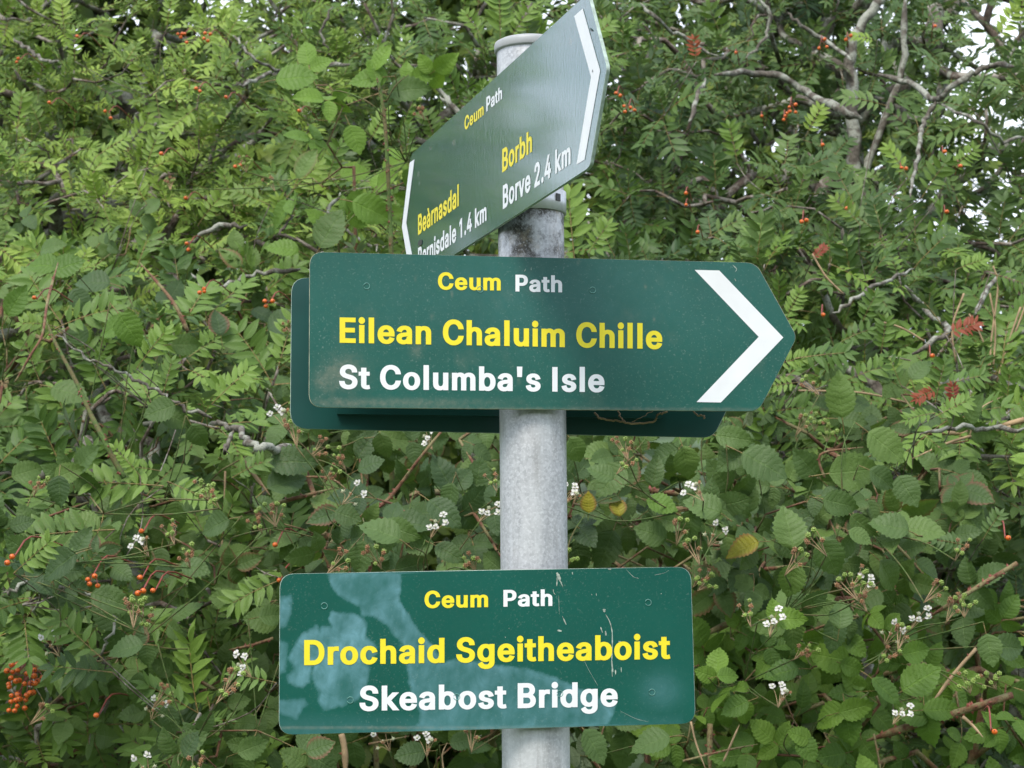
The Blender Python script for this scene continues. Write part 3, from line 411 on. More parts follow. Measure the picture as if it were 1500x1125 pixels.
# ------------------------------------------------------------------ signs
Z = Vector((0, 0, 1))
class Sign:
    def __init__(s, label, o, u, outline_px, face, edge, thick=.0032, grid=(60, 24), name='path_sign', fields=None, roll=None):
        s.u = u.normalized(); s.n = s.u.cross(Z).normalized()
        if s.n.y > 0: s.n = -s.n                  # the face seen looks towards the camera
        s.v = Z if roll is None else roll
        s.o = o + s.n * 0
        s.root = empty(name, o, label, 'sign', None)
        s.thick = thick
        P = [s.uv(*p) for p in outline_px]
        s.P = np.array(P); s.panel(face, edge, grid, fields)
    def pt(s, px, py, lift=0): return on_plane(px, py, s.o, s.n) + s.n * lift
    def uv(s, px, py):
        d = s.pt(px, py) - s.o; return d.dot(s.u), d.dot(Z)
    def w(s, u, v, lift=0): return s.o + s.u * u + Z * v + s.n * lift
    def obj(s, name, V, T, mats, parent=None, mi=None, luv=None, smooth=False):
        par = parent or s.root
        o = link(name, mesh_np(name, V, T, luv, None, mi, smooth), None, mats); o.parent = par
        root = s.root
        o.matrix_parent_inverse = Matrix.Translation(-root.location) if par is root else Matrix()
        if par is not root:
            o.matrix_parent_inverse = Matrix()
        return o
    def panel(s, face, edge, grid, fields):
        P = s.P; nu, nv = grid
        vmin, vmax = P[:, 1].min(), P[:, 1].max()
        vs_ = vmin + (vmax - vmin) * (.5 - .5 * np.cos(np.linspace(0, math.pi, nv))) * .35 + (vmax - vmin) * np.linspace(0, 1, nv) * .65
        vs_ = np.unique(np.concatenate([vs_, P[:, 1]])); vs_ = vs_[np.concatenate([[True], np.diff(vs_) > 1e-5])]
        rows = []
        for v in vs_:
            xs = []
            for a, b in zip(P, np.roll(P, -1, 0)):
                if abs(a[1] - b[1]) < 1e-9:
                    if abs(a[1] - v) < 2e-5: xs += [a[0], b[0]]
                elif min(a[1], b[1]) - 1e-7 <= v <= max(a[1], b[1]) + 1e-7:
                    t = (v - a[1]) / (b[1] - a[1]); xs.append(a[0] + t * (b[0] - a[0]))
            rows.append((min(xs), max(xs)))
        rows = np.array(rows); tt = np.linspace(0, 1, nu)
        U = rows[:, :1] + (rows[:, 1:] - rows[:, :1]) * tt; Vv = np.repeat(vs_[:, None], nu, 1)
        ou, uu, nn = np.array(s.o), np.array(s.u), np.array(s.n)
        G = ou + U[..., None] * uu + Vv[..., None] * np.array(Z)
        nr = len(vs_); F = G.reshape(-1, 3); B = F - nn * s.thick
        i = (np.arange(nr - 1)[:, None] * nu + np.arange(nu - 1)[None]).ravel()
        q = np.stack([i, i + 1, i + nu + 1, i + nu], -1); flip = np.cross(np.array(s.u), np.array(Z)).dot(nn) < 0
        if flip: q = q[:, ::-1]
        m = len(F)
        # rim with a small bevel: front loop, lifted back by 0.5 mm and out by 0.4 mm
        loop = np.concatenate([np.arange(nu), np.arange(1, nr) * nu + nu - 1, ((nr - 1) * nu + np.arange(nu - 2, -1, -1)), np.arange(nr - 2, 0, -1) * nu])
        c2 = F.mean(0); out = F[loop] - c2; out /= np.linalg.norm(out, axis=1)[:, None]
        rim1 = F[loop] - nn * .0005 + out * .0005; rim2 = F[loop] - nn * (s.thick - .0004) + out * .0005
        VV = np.vstack([F, B, rim1, rim2]); k = len(loop); a = np.arange(k); b = (a + 1) % k
        r1 = 2 * m + a; r1b = 2 * m + b; r2 = 2 * m + k + a; r2b = 2 * m + k + b
        Q = [q, q[:, ::-1] + m, np.stack([loop[a], r1, r1b, loop[b]], -1), np.stack([r1, r2, r2b, r1b], -1), np.stack([r2, loop[a] + m, loop[b] + m, r2b], -1)]
        if flip: Q[2:] = [x[:, ::-1] for x in Q[2:]]
        mi = np.concatenate([np.zeros(len(q)), np.ones(len(q)), *[np.full(k, 2)] * 3])
        luv = np.zeros((len(VV), 3))
        if fields is not None:
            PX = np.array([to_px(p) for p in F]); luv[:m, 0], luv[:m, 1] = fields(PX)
        s.obj('sign_panel', VV, np.concatenate(Q), [face, M['back'], edge], mi=mi, luv=luv)
    def text(s, txt, bl, br, tr, tl, m, track=0, lift=.0004, label=None):
        V, T = text_flat(txt, track)
        C = [np.array(s.uv(*p)) for p in (bl, br, tr, tl)]
        x, y = V[:, :1], V[:, 1:]
        W = (1 - x) * (1 - y) * C[0] + x * (1 - y) * C[1] + x * y * C[2] + (1 - x) * y * C[3]
        ou, uu, nn = np.array(s.o), np.array(s.u), np.array(s.n)
        P = ou + W[:, :1] * uu + W[:, 1:] * np.array(Z) + nn * lift
        o = s.obj('lettering', P, T, [m])
        setp(o, label=label)
    def poly(s, pts, m, name, lift=.0004):
        P = np.array([s.pt(*p, lift) for p in pts]); n = len(P)
        me = bpy.data.meshes.new(name); me.from_pydata([tuple(p) for p in P], [], [list(range(n))]); 
        o = link(name, me, s.root, [m]); return o
    def box(s, name, u0, u1, v0, v1, d0, d1, m, parent=None):
        V = np.array([s.w(u, v, d) for d in (d0, d1) for v in (v0, v1) for u in (u0, u1)])
        T = np.array([(0, 1, 3, 2), (4, 6, 7, 5), (0, 4, 5, 1), (2, 3, 7, 6), (0, 2, 6, 4), (1, 5, 7, 3)])
        return s.obj(name, V, T, [m], parent)
    def channel(s, u0, u1, v, m, depth, h=.022):
        a = Acc(); t = s.thick
        for (v0, v1, d0, d1) in ((v - h / 2, v + h / 2, -t - .0022, -t - .0004), (v - h / 2, v - h / 2 + .0018, -t - depth, -t - .0023), (v + h / 2 - .0018, v + h / 2, -t - depth, -t - .0023)):
            V = np.array([s.w(u, vv, d) for d in (d0, d1) for vv in (v0, v1) for u in (u0, u1)])
            q = np.array([(0, 1, 3, 2), (4, 6, 7, 5), (0, 4, 5, 1), (2, 3, 7, 6), (0, 2, 6, 4), (1, 5, 7, 3)])
            a.add(V, np.concatenate([q[:, :3], q[:, [0, 2, 3]]]))
        return link('mounting_channel', a.mesh('mounting_channel', smooth=False), s.root, [m])
    def rivet(s, px, py, r=.0034):
        a = np.linspace(0, 2 * math.pi, 15)[:-1]; c = s.pt(px, py, .0003); ring = [c + s.u * math.cos(x) * r + Z * math.sin(x) * r for x in a]
        V, T = tube(np.array(ring + ring[:1]), .00045, 5, False)
        s.obj('rivet', V, T, [M['rivet']], smooth=True)
    def ribbon(s, name, pts, wd, m, lift=.0003):
        P = smooth_path([(*p, 0) for p in pts], 4)[:, :2]; n = len(P)
        d = np.gradient(P, axis=0); d /= np.linalg.norm(d, axis=1)[:, None] + 1e-9; pr = np.stack([-d[:, 1], d[:, 0]], 1)
        w_ = wd * (.35 + .65 * rng.random(n)) * np.sin(np.linspace(.25, math.pi - .25, n)) ** .4
        Lf = [s.pt(*(p + q * k), lift) for p, q, k in zip(P, pr, w_)]; Rt = [s.pt(*(p - q * k), lift) for p, q, k in zip(P, pr, w_)]
        V = np.array(Lf + Rt); T = np.array([(i, n + i, n + i + 1, i + 1) for i in range(n - 1)])
        return s.obj(name, V, T, [m])
    def strap(s, py, hgt=.025, slots=False):
        c = pole_c(py)
        V, T = lathe([(RP + .0002, -hgt / 2), (RP + .0030, -hgt / 2), (RP + .0030, hgt / 2), (RP + .0002, hgt / 2)], 64)
        Mx = Matrix.Translation(c) @ rot
        o = part_at('pole_strap', V, T, [M['strap']], s.root, Mx)
        return o, c
def rcorner(c, a, b, r, k=6):
    """rounded corner at c between directions to a and b, pixel units"""
    c, a, b = map(np.array, (c, a, b)); da = (a - c) / np.linalg.norm(a - c); db = (b - c) / np.linalg.norm(b - c)
    p0 = c + da * r; p2 = c + db * r
    return [tuple((1 - t) ** 2 * p0 + 2 * t * (1 - t) * (c * .93 + .07 * (p0 + p2) / 2) + t * t * p2) for t in np.linspace(0, 1, k)]
def rounded(cs, rs):
    out = []
    for i, (c, r) in enumerate(zip(cs, rs)):
        out += rcorner(c, cs[i - 1], cs[(i + 1) % len(cs)], r)
    return out
def inside(PX, poly):
    P = np.array(poly); x, y = PX[:, 0], PX[:, 1]; w = np.zeros(len(PX), bool); d = np.full(len(PX), 1e9)
    for a, b in zip(P, np.roll(P, -1, 0)):
        c = ((a[1] > y) != (b[1] > y)) & (x < (b[0] - a[0]) * (y - a[1]) / (b[1] - a[1] + 1e-12) + a[0]); w ^= c
        e = b - a; t = np.clip(((x - a[0]) * e[0] + (y - a[1]) * e[1]) / (e @ e), 0, 1)
        d = np.minimum(d, np.hypot(x - a[0] - t * e[0], y - a[1] - t * e[1]))
    return np.where(w, d, -d)
def blob(PX, cx, cy, rx, ry, k=1.): return k * np.exp(-(((PX[:, 0] - cx) / rx) ** 2 + ((PX[:, 1] - cy) / ry) ** 2))
def wob(PX, sc, seed):
    r = np.random.default_rng(seed); o = 0
    for i in range(7):
        a = r.random() * 6.28; f = (1.7 ** (i / 1.5)) / sc; o = o + np.sin((PX[:, 0] * math.cos(a) + PX[:, 1] * math.sin(a)) * f + r.random() * 6) / (1.25 ** i)
    return o / 2.6

pc = pole_c(490)
# --- the arrow sign to the island
yaw = R(8); u1 = Vector((math.cos(yaw), math.sin(yaw), 0)); n1 = Vector((math.sin(yaw), -math.cos(yaw), 0))
OFF = .0380 + .0030 + .009
main_out = rounded([(454, 369), (1107, 385), (1167, 493.5), (1111, 602.3), (453, 596.5)], [19, 14, 9, 14, 19])
def main_f(PX):
    d = blob(PX, 505, 545, 26, 22, .55) + blob(PX, 475, 560, 14, 16, .4) + blob(PX, 610, 512, 8, 12, .35) + blob(PX, 560, 590, 150, 6, .45) + blob(PX, 700, 600, 500, 3, .5)
    d += np.clip(wob(PX, 28, 3) - .45, 0, 1) * .18 + .05
    for i in range(16):
        x, y = 480 + rng.random() * 600, 375 + rng.random() * 200; d += blob(PX, x, y, 1.6, 4, .5)
    return 0 * d + blob(PX, 850, 430, 330, 90, .10), np.clip(d, 0, 1)  # broad pale patch: reflected haze right of centre, painted into the colour
S1 = Sign('green arrow sign pointing right to Eilean Chaluim Chille, St Columba\'s Isle', pole_c(490) + n1 * OFF, u1, main_out, M['sign_dusty'], M['edge_dirty'], grid=(220, 84), fields=main_f)
S1.text('Ceum', (641.5, 423.3), (733.4, 424.6), (733.4, 400), (641.5, 399), M['yellow'], 4)
S1.text('Path', (755, 426), (823.3, 427.4), (823.3, 403.4), (755, 402.4), M['white'], 4)
S1.text('Eilean Chaluim Chille', (497.5, 500.6), (970, 510), (970, 474.7), (497.5, 465), M['yellow'], 6)
S1.text("St Columba's Isle", (496.7, 568.2), (885.4, 573.2), (885.4, 538.5), (496.7, 534.2), M['white'], 6)
S1.poly([(1017.4, 395.4), (1053.5, 396.3), (1147.3, 494.4), (1055.8, 589.6), (1020.2, 589), (1111.2, 493.5)][::-1], M['white'], 'arrow_chevron')
for p in ((537, 419), (703.5, 424), (868, 425)): S1.rivet(*p)
for a in ([(768, 398), (770, 394)], [(778, 396), (778, 392)], [(1076, 408), (1078, 412)], [(1073, 388), (1079, 394), (1077, 398)]): S1.ribbon('scuff', a, .7, M['dropping'])
S1.channel(-.22, .20, .055, M['alu'], .0085); S1.channel(-.22, .20, -.055, M['alu'], .0085)
S1.strap(425); S1.strap(560)

# --- the sign behind it, seen from the back
n4 = n1; u4 = u1
back_out = rounded([(427.5, 406.5), (1052, 425), (1097, 535), (1044, 641), (425.5, 627.5)], [22, 14, 9, 14, 24])
S4 = Sign('green arrow sign partly hidden behind the St Columba\'s Isle sign, its plain back seen', pole_c(520) - n1 * (OFF - .0032), u1, back_out, M['back'], M['edge'], grid=(80, 40))
def rail(sg, u0, u1_, v, d0, d1, h, m, nm='mounting_channel'): return sg.box(nm, u0, u1_, v - h / 2, v + h / 2, d0, d1, m)
rail(S4, -.22, .16, .055, .0004, .0085, .022, M['alu']); rail(S4, -.22, .16, -.058, .0004, .0085, .018, M['back'])

# --- the bridge sign
c3 = pole_c(950); yaw3 = R(6); u3 = Vector((math.cos(yaw3), math.sin(yaw3), 0)); n3 = Vector((math.sin(yaw3), -math.cos(yaw3), 0))
z1 = lambda x, y: (400 + x / 4.328, 825 + y / 4.328)
fa = [z1(*p) for p in [(340, 60), (810, 50), (805, 240), (850, 320), (930, 430), (1000, 510), (1085, 625), (1180, 602), (1398, 645), (1598, 662), (1748, 705), (1858, 750), (1960, 800), (2168, 900), (2158, 960), (2105, 1060), (900, 1090), (935, 950), (875, 830), (850, 660), (835, 540), (780, 470), (720, 390), (640, 340), (560, 330), (545, 275), (450, 230), (380, 170)]]
fb = [z1(*p) for p in [(365, 310), (450, 318), (540, 325), (595, 390), (588, 470), (640, 500), (655, 570), (605, 640), (612, 720), (590, 800), (540, 860), (440, 905), (320, 940), (280, 880), (295, 820), (262, 770), (248, 735), (262, 640), (240, 660), (235, 755), (180, 790), (100, 760), (88, 710), (135, 670), (95, 600), (110, 560), (180, 450), (270, 395), (298, 430), (308, 400), (370, 402), (350, 350)]]
fc = [[z1(*p) for p in q] for q in ([(30, 215), (110, 205), (118, 290), (85, 400), (30, 420)], [(30, 480), (90, 510), (80, 690), (30, 705)], [(30, 872), (200, 858), (222, 890), (180, 930), (150, 995), (60, 960), (30, 950)])]
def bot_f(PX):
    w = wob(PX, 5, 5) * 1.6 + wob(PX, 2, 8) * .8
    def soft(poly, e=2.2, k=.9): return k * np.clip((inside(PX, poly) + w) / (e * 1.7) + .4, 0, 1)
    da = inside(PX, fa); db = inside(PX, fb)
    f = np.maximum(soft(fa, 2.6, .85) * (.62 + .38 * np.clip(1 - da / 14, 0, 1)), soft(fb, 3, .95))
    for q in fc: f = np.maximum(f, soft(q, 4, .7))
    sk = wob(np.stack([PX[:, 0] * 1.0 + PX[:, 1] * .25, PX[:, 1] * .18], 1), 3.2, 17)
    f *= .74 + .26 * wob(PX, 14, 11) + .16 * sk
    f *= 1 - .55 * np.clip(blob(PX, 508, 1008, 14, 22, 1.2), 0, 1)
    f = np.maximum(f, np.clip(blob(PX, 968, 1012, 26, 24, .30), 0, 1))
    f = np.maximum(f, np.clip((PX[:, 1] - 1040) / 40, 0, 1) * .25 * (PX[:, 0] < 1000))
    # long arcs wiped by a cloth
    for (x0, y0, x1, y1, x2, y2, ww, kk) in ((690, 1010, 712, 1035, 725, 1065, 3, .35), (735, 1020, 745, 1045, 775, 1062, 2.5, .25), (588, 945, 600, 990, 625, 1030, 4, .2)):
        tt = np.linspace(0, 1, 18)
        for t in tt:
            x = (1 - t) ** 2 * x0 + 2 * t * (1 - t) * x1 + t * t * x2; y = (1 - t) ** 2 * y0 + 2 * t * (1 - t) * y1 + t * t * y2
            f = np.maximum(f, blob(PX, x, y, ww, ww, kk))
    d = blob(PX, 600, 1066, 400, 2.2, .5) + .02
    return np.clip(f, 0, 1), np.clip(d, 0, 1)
bot_out = rounded([(410.4, 840.9), (1011.5, 830.4), (1018.5, 1059.7), (409, 1076.3)], [20, 20, 20, 20])
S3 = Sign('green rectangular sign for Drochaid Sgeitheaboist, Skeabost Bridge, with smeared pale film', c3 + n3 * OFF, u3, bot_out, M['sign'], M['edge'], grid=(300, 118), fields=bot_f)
S3.text('Ceum', (621.9, 889.9), (714.9, 888.3), (714.9, 864.2), (621.9, 865.6), M['yellow'], 4)
S3.text('Path', (737.4, 887.8), (809, 886.6), (809, 863.0), (737.4, 864.2), M['white'], 4)
S3.text('Drochaid Sgeitheaboist', (445.5, 973), (981.8, 963.8), (981.8, 928.5), (445.5, 937.6), M['yellow'], 6)
S3.text('Skeabost Bridge', (526.4, 1040), (904.8, 1033.4), (904.8, 998.2), (526.4, 1004.8), M['white'], 6)
for p in ((475, 887.5), (513, 1025.5), (949.5, 882.5), (955, 1014), (669, 1021), (820, 1016)): S3.rivet(*p)
z2 = lambda x, y: (700 + x / 4.327, 825 + y / 4.327)
for pts, w_ in (([(500, 60), (515, 90), (520, 115)], 2.6), ([(503, 80), (500, 145)], 1.), ([(518, 100), (538, 150)], .8), ([(478, 165), (480, 185), (492, 200)], .7),
                ([(512, 205), (516, 325)], .35), ([(535, 335), (560, 390)], 1.), ([(800, 290), (802, 310)], 3.2), ([(810, 325), (835, 370), (850, 430), (852, 500), (850, 580), (848, 640), (852, 720)], .9),
                ([(848, 620), (856, 690)], 1.6), ([(872, 675), (873, 705)], 1.1), ([(908, 660), (909, 690)], .7), ([(505, 425), (530, 430)], 1.8), ([(778, 405), (790, 440)], 1.1), ([(808, 430), (812, 458)], 1.4),
                ([(675, 620), (710, 690), (760, 775)], .3), ([(598, 55), (600, 72)], .8), ([(825, 37), (845, 39)], 1.2), ([(940, 40), (985, 85), (1020, 96)], .35), ([(1120, 75), (1180, 62), (1210, 45)], .35),
                ([(890, 495), (905, 497)], .9), ([(900, 935), (1000, 985), (1080, 1005)], .25), ([(1161, 190), (1163, 196)], .8), ([(750, 190), (751, 205)], .6), ([(720, 195), (724, 204)], .5), ([(196, 410), (198, 416)], .5), ([(172, 466), (176, 472)], .6)):
    S3.ribbon('dropping_streak', [z2(*p) for p in pts], w_, M['dropping'])
S3.channel(-.18, .13, .055, M['alu'], .0085); S3.channel(-.18, .13, -.055, M['alu'], .0085); S3.strap(890); S3.strap(1010)

# --- the two-way sign on top
ph = R(17.1); u2 = Vector((math.sin(ph), -math.cos(ph), 0)); n2 = Vector((-math.cos(ph), -math.sin(ph), 0))
top_out = rounded([(602.0, 226.8), (861, -10), (889, 99), (863.5, 245), (603.5, 413), (588.2, 326)], [5, 7, 6, 7, 5, 5])
def top_f(PX):
    d = .02 + np.clip(wob(PX, 20, 21) - .5, 0, 1) * .2
    for x, y, a, b in ((630, 217, 1.4, 2), (665, 209, 2, 4), (613, 255, 1.2, 4), (614.5, 268, 1, 2), (876, 44, 1.5, 4), (836, 62, 1.5, 5)): d += blob(PX, x, y, a, b, .9)
    return 0 * d, np.clip(d, 0, 1)
S2 = Sign('two-way green arrow sign at the post\'s top, turned sideways, to Bearnasdal and Borbh', pole_c(200) + n2 * (OFF - .002), u2, top_out, M['sign_peel'], M['edge'], thick=.0036, grid=(200, 70), fields=top_f)
r4 = lambda x, y: (580 + x / 6.62, 90 + y / 6.62); r3 = lambda x, y: (720 + x / 6.617, 150 + y / 6.617); r1_ = lambda x, y: (580 + x / 6.25, 200 + y / 6.25); r2_ = lambda x, y: (720 + x / 7.5, y / 7.5)
S2.text('Ceum', r4(668, 668), r4(853, 512), r4(853, 392), r4(668, 540), M['yellow'], 2)
S2.text('Path', r4(880, 482), r4(1032, 357), r4(1032, 232), r4(880, 350), M['white'], 2)
S2.text('Borbh', r3(107, 672), r3(395, 468), r3(395, 258), r3(107, 455), M['yellow'], 4)
S2.text('Borve 2.4 km', r3(113, 1027), r3(770, 585), r3(770, 362), r3(113, 808), M['white'], 4)
S2.text('Beàrnasdal', r1_(205, 897), r1_(578, 627), r1_(578, 436), r1_(205, 720), M['yellow'], 4)
S2.text('Bernisdale 1.4 km', r1_(205, 1192), r1_(832, 760), r1_(832, 588), r1_(205, 1022), M['white'], 4)
S2.poly([r2_(912, 178), r2_(1007, 95), r2_(1198, 775), r3(985 - 0, 0) if False else r3(905, 555), r3(828, 602), r2_(1098, 845)], M['white'], 'arrow_chevron')
S2.poly([r1_(128, 240), r1_(172, 208), r1_(97, 790), r1_(168, 1180), r1_(122, 1215), r1_(57, 830)], M['white'], 'arrow_chevron')
S2.channel(-.28, .28, .045, M['alu'], .0085); S2.channel(-.28, .28, -.050, M['alu'], .0085)
o, c = S2.strap(299, .025); S2.strap(160)
# slot and bolt of the strap, on the side that shows beside the sign
def on_pole(px, py, rr):
    c0 = pole_c(py); dxp = (at(px, py, 2.17 - rr).x - c0.x); a = math.asin(max(-1, min(1, dxp / rr)))
    n_ = Vector((math.sin(a), -math.cos(a), 0)); p = c0 + n_ * rr; p.z = at(px, py, p.y).z; return p, n_
for (px, py, w_, h_, m_) in ((817.5, 289, .0036, .0085, M['bolt']),):
    p, n_ = on_pole(px, py, RP + .0031); uu = Vector((-n_.y, n_.x, 0))
    V = np.array([p + uu * a * w_ + Z * b * h_ / 2 + n_ * d for d in (0, .0012) for b in (-1, 1) for a in (-1, 1)])
    T = np.array([(0, 1, 3, 2), (4, 6, 7, 5), (0, 4, 5, 1), (2, 3, 7, 6), (0, 2, 6, 4), (1, 5, 7, 3)])
    S2.obj('strap_slot', V, T, [m_])
for pts, w_ in (([r1_(235, 945), r1_(215, 1000)], 3.2), ([r3(205, 850), r3(208, 885)], 1.1), ([r2_(1085, 310), r2_(1115, 345)], 1.6), ([r2_(1117, 765), r2_(1118, 795)], .9)):
    S2.ribbon('dark_speck', pts, w_, M['drip'], .0007)

# dry twig caught under the arrow sign, and its threads
def px_path(pts): return smooth_path([tuple(at(*p)) for p in pts], 5)
tw = empty('dry_twig', at(910, 616, 2.185), 'thin bare twig caught in the gap under the arrow sign, right of the post', 'twig')
for k_, (pts, r_) in enumerate((([(873, 604, 2.20), (877, 612, 2.19), (890, 615, 2.185), (905, 617, 2.18), (925, 620, 2.18), (955, 618, 2.18), (965, 608, 2.18), (977, 603, 2.185)], .0012),
                 ([(905, 602, 2.20), (910, 612, 2.19), (915, 618, 2.18)], .0010), ([(925, 618, 2.18), (945, 608, 2.19), (960, 600, 2.2)], .0004), ([(1017, 603, 2.2), (1023, 608, 2.19), (1031, 609, 2.185), (1032, 612, 2.18)], .0010))):
    P = px_path(pts); P = P + rng.normal(0, .0006, P.shape); V, T = tube(P, r_, 6); link('twig_stem', mesh_np('twig_stem', V, T), tw, [M['dry']])

# ------------------------------------------------------------------ leaves
def leaflet(Ln, Wd, stations=5, teeth=False, fold=.25, droop=.12, shape=.42, tip=.0, lo=False):
    """one leaflet along +Y from the origin; returns V, T, U(u,v)"""
    n = stations; u = np.linspace(0, 1, n)
    w = np.sin(np.pi * u ** (.75 if shape < .5 else 1.0)) ** .75 * (1 - .25 * np.maximum(0, u - .6)); w[0] = .06; w[-1] = 0.0
    if tip: w = np.where(u > .82, w * (1 - tip * (u - .82) / .18 * .6), w)
    V = []; U = []
    for i in range(n):
        ww = w[i] * Wd / 2; y = u[i] * Ln; z = -droop * Ln * u[i] ** 2
        if teeth and 0 < i < n - 1: ww *= (1.07 if i % 2 else .93); yo = .018 * Ln * (1 if i % 2 else 0)
        else: yo = 0
        V += [(0, y, z - fold * .0), (-ww * .55, y, z + ww * fold * .6), (-ww, y + yo, z + ww * fold * .7), (ww * .55, y, z + ww * fold * .6), (ww, y + yo, z + ww * fold * .7)]
        U += [(u[i], 0), (u[i], -.5), (u[i], -1), (u[i], .5), (u[i], 1)]
    T = []
    for i in range(n - 1):
        a = 5 * i; b = a + 5
        for p, q in ((0, 1), (1, 2)): T += [(a + p, b + p, b + q), (a + p, b + q, a + q)]
        for p, q in ((0, 3), (3, 4)): T += [(a + p, b + q, b + p), (a + p, a + q, b + q)]
    V = np.array(V); U = np.array(U); T = np.array(T)
    if lo:   # keep only midrib and edges
        keep = np.array([i for i in range(len(V)) if i % 5 in (0, 2, 4)]); mp_ = {k: j for j, k in enumerate(keep)}; T = []
        for i in range(n - 1):
            a, b = 5 * i, 5 * i + 5
            T += [(mp_[a], mp_[b], mp_[b + 2]), (mp_[a], mp_[b + 2], mp_[a + 2]), (mp_[a], mp_[b + 4], mp_[b]), (mp_[a], mp_[a + 4], mp_[b + 4])]
        V = V[keep]; U = U[keep]; T = np.array(T)
    # faces wound so that +Z is the upper side
    nrm = np.cross(V[T[:, 1]] - V[T[:, 0]], V[T[:, 2]] - V[T[:, 0]])[:, 2]
    T[nrm < 0] = T[nrm < 0][:, ::-1]
    return V, T, np.column_stack([U, np.zeros(len(U))])
def rotz(a): c, s = math.cos(a), math.sin(a); return np.array([[c, -s, 0], [s, c, 0], [0, 0, 1]])
def rotx(a): c, s = math.cos(a), math.sin(a); return np.array([[1, 0, 0], [0, c, -s], [0, s, c]])
def roty(a): c, s = math.cos(a), math.sin(a); return np.array([[c, 0, s], [0, 1, 0], [-s, 0, c]])
def rowan_proto(pairs=6, seed=0, lo=False, st=5):
    """pinnate leaf, total length 1 along +Y"""
    r = np.random.default_rng(seed); A = Acc(); bend = r.uniform(.12, .45) ; side = r.uniform(-.12, .12)
    def axis(t): return np.array([side * t * t, t, .10 * t - bend * .5 * t * t])
    P = np.array([axis(t) for t in np.linspace(0, .86, 4 if lo else 7)]); V, T = tube(P, np.linspace(.011, .005, len(P)), 3, False); A.add(V, T, None, 1)
    ts = np.linspace(.22, .84, pairs)
    for i, t in enumerate(ts):
        sc = (.20 + .15 * math.sin(math.pi * min(1, (t - .05) / 1.05))) * r.uniform(.9, 1.1)
        for s in (-1, 1):
            V, T, U = leaflet(sc, sc * r.uniform(.32, .38), 4 if lo else 5, fold=r.uniform(.1, .5), droop=r.uniform(.0, .3), lo=lo)
            Mx = rotz(-s * R(r.uniform(58, 74) - 22 * (t - .2))) @ roty(s * R(r.uniform(-25, 20))) @ rotx(R(r.uniform(-14, 22)))
            A.add(V @ Mx.T + axis(t), T, U, 0)
    V, T, U = leaflet(.27, .095, 4 if lo else 5, fold=.3, droop=.2, lo=lo); A.add(V @ rotx(-R(bend * 45)).T + axis(.86), T, U, 0)
    return A.arrays()
def bramble_proto(n=3, seed=0, lo=False):
    """palmate leaf with 1, 3 or 5 leaflets, terminal leaflet length 1, petiole behind the origin"""
    r = np.random.default_rng(seed); A = Acc(); st = 6 if lo else 19
    def lf(s, ang, off):
        V, T, U = leaflet(s, s * r.uniform(.62, .76), st, teeth=not lo, fold=r.uniform(.05, .5), droop=r.uniform(.02, .35), tip=.9, lo=lo)
        V = V.copy(); V[:, 2] += .012 * np.sin(U[:, 0] * 15) * (1 - np.abs(U[:, 1])) * s + .05 * s * r.uniform(-1, 1) * np.sin(U[:, 0] * 5 + r.random() * 6) * U[:, 1]
        Mx = rotz(ang) @ roty(R(r.uniform(-18, 18))) @ rotx(R(r.uniform(-20, 12))); A.add(V @ Mx.T + np.array(off), T, U, 0)
    if n == 1: lf(1., 0, (0, 0, 0)); V, T = tube(np.array([(0, -.35, -.1), (0, -.15, -.03), (0, .02, 0)]), .013, 3, False)
    else:
        lf(1., R(r.uniform(-6, 6)), (0, .16, 0))
        for s in (-1, 1): lf(r.uniform(.74, .86), s * R(r.uniform(72, 95)), (0, 0, 0))
        if n == 5:
            for s in (-1, 1): lf(.55, s * R(135), (0, -.03, -.02))
        V, T = tube(np.array([(0, -.55, -.16), (0, -.3, -.06), (0, 0, 0), (0, .18, 0)]), .014, 3, False)
    A.add(V, T, None, 1)
    return A.arrays()
PRO = {
 'rowan': [rowan_proto(p, 10 + i) for i, p in enumerate((6, 7, 6, 5, 7, 6))],
 'bramble': [bramble_proto(p, 30 + i) for i, p in enumerate((3, 3, 3, 3, 5, 3, 1, 3))],
 'single': [bramble_proto(1, 50 + i) for i in range(4)],
 'rowan_lo': [rowan_proto(p, 70 + i, True) for i, p in enumerate((6, 5, 6, 5, 6, 7))],
 'bramble_lo': [bramble_proto(3, 80 + i, True) for i in range(8)],
}
_lm = {}
def leaf_mesh(kind, i, m0, m1):
    k = (kind, i, m0.name)
    if k not in _lm:
        V, T, U, mi = PRO[kind][i]; U = U.copy(); me = mesh_np(kind + '_leaf', V, T, U, None, mi); me.materials.append(m0); me.materials.append(m1); _lm[k] = me
    return _lm[k]
def frame(a, n):
    """matrix whose Y axis is a and Z axis close to n"""
    a = a / np.linalg.norm(a); x = np.cross(a, n); x /= np.linalg.norm(x) + 1e-9; z = np.cross(x, a)
    return np.column_stack([x, a, z])
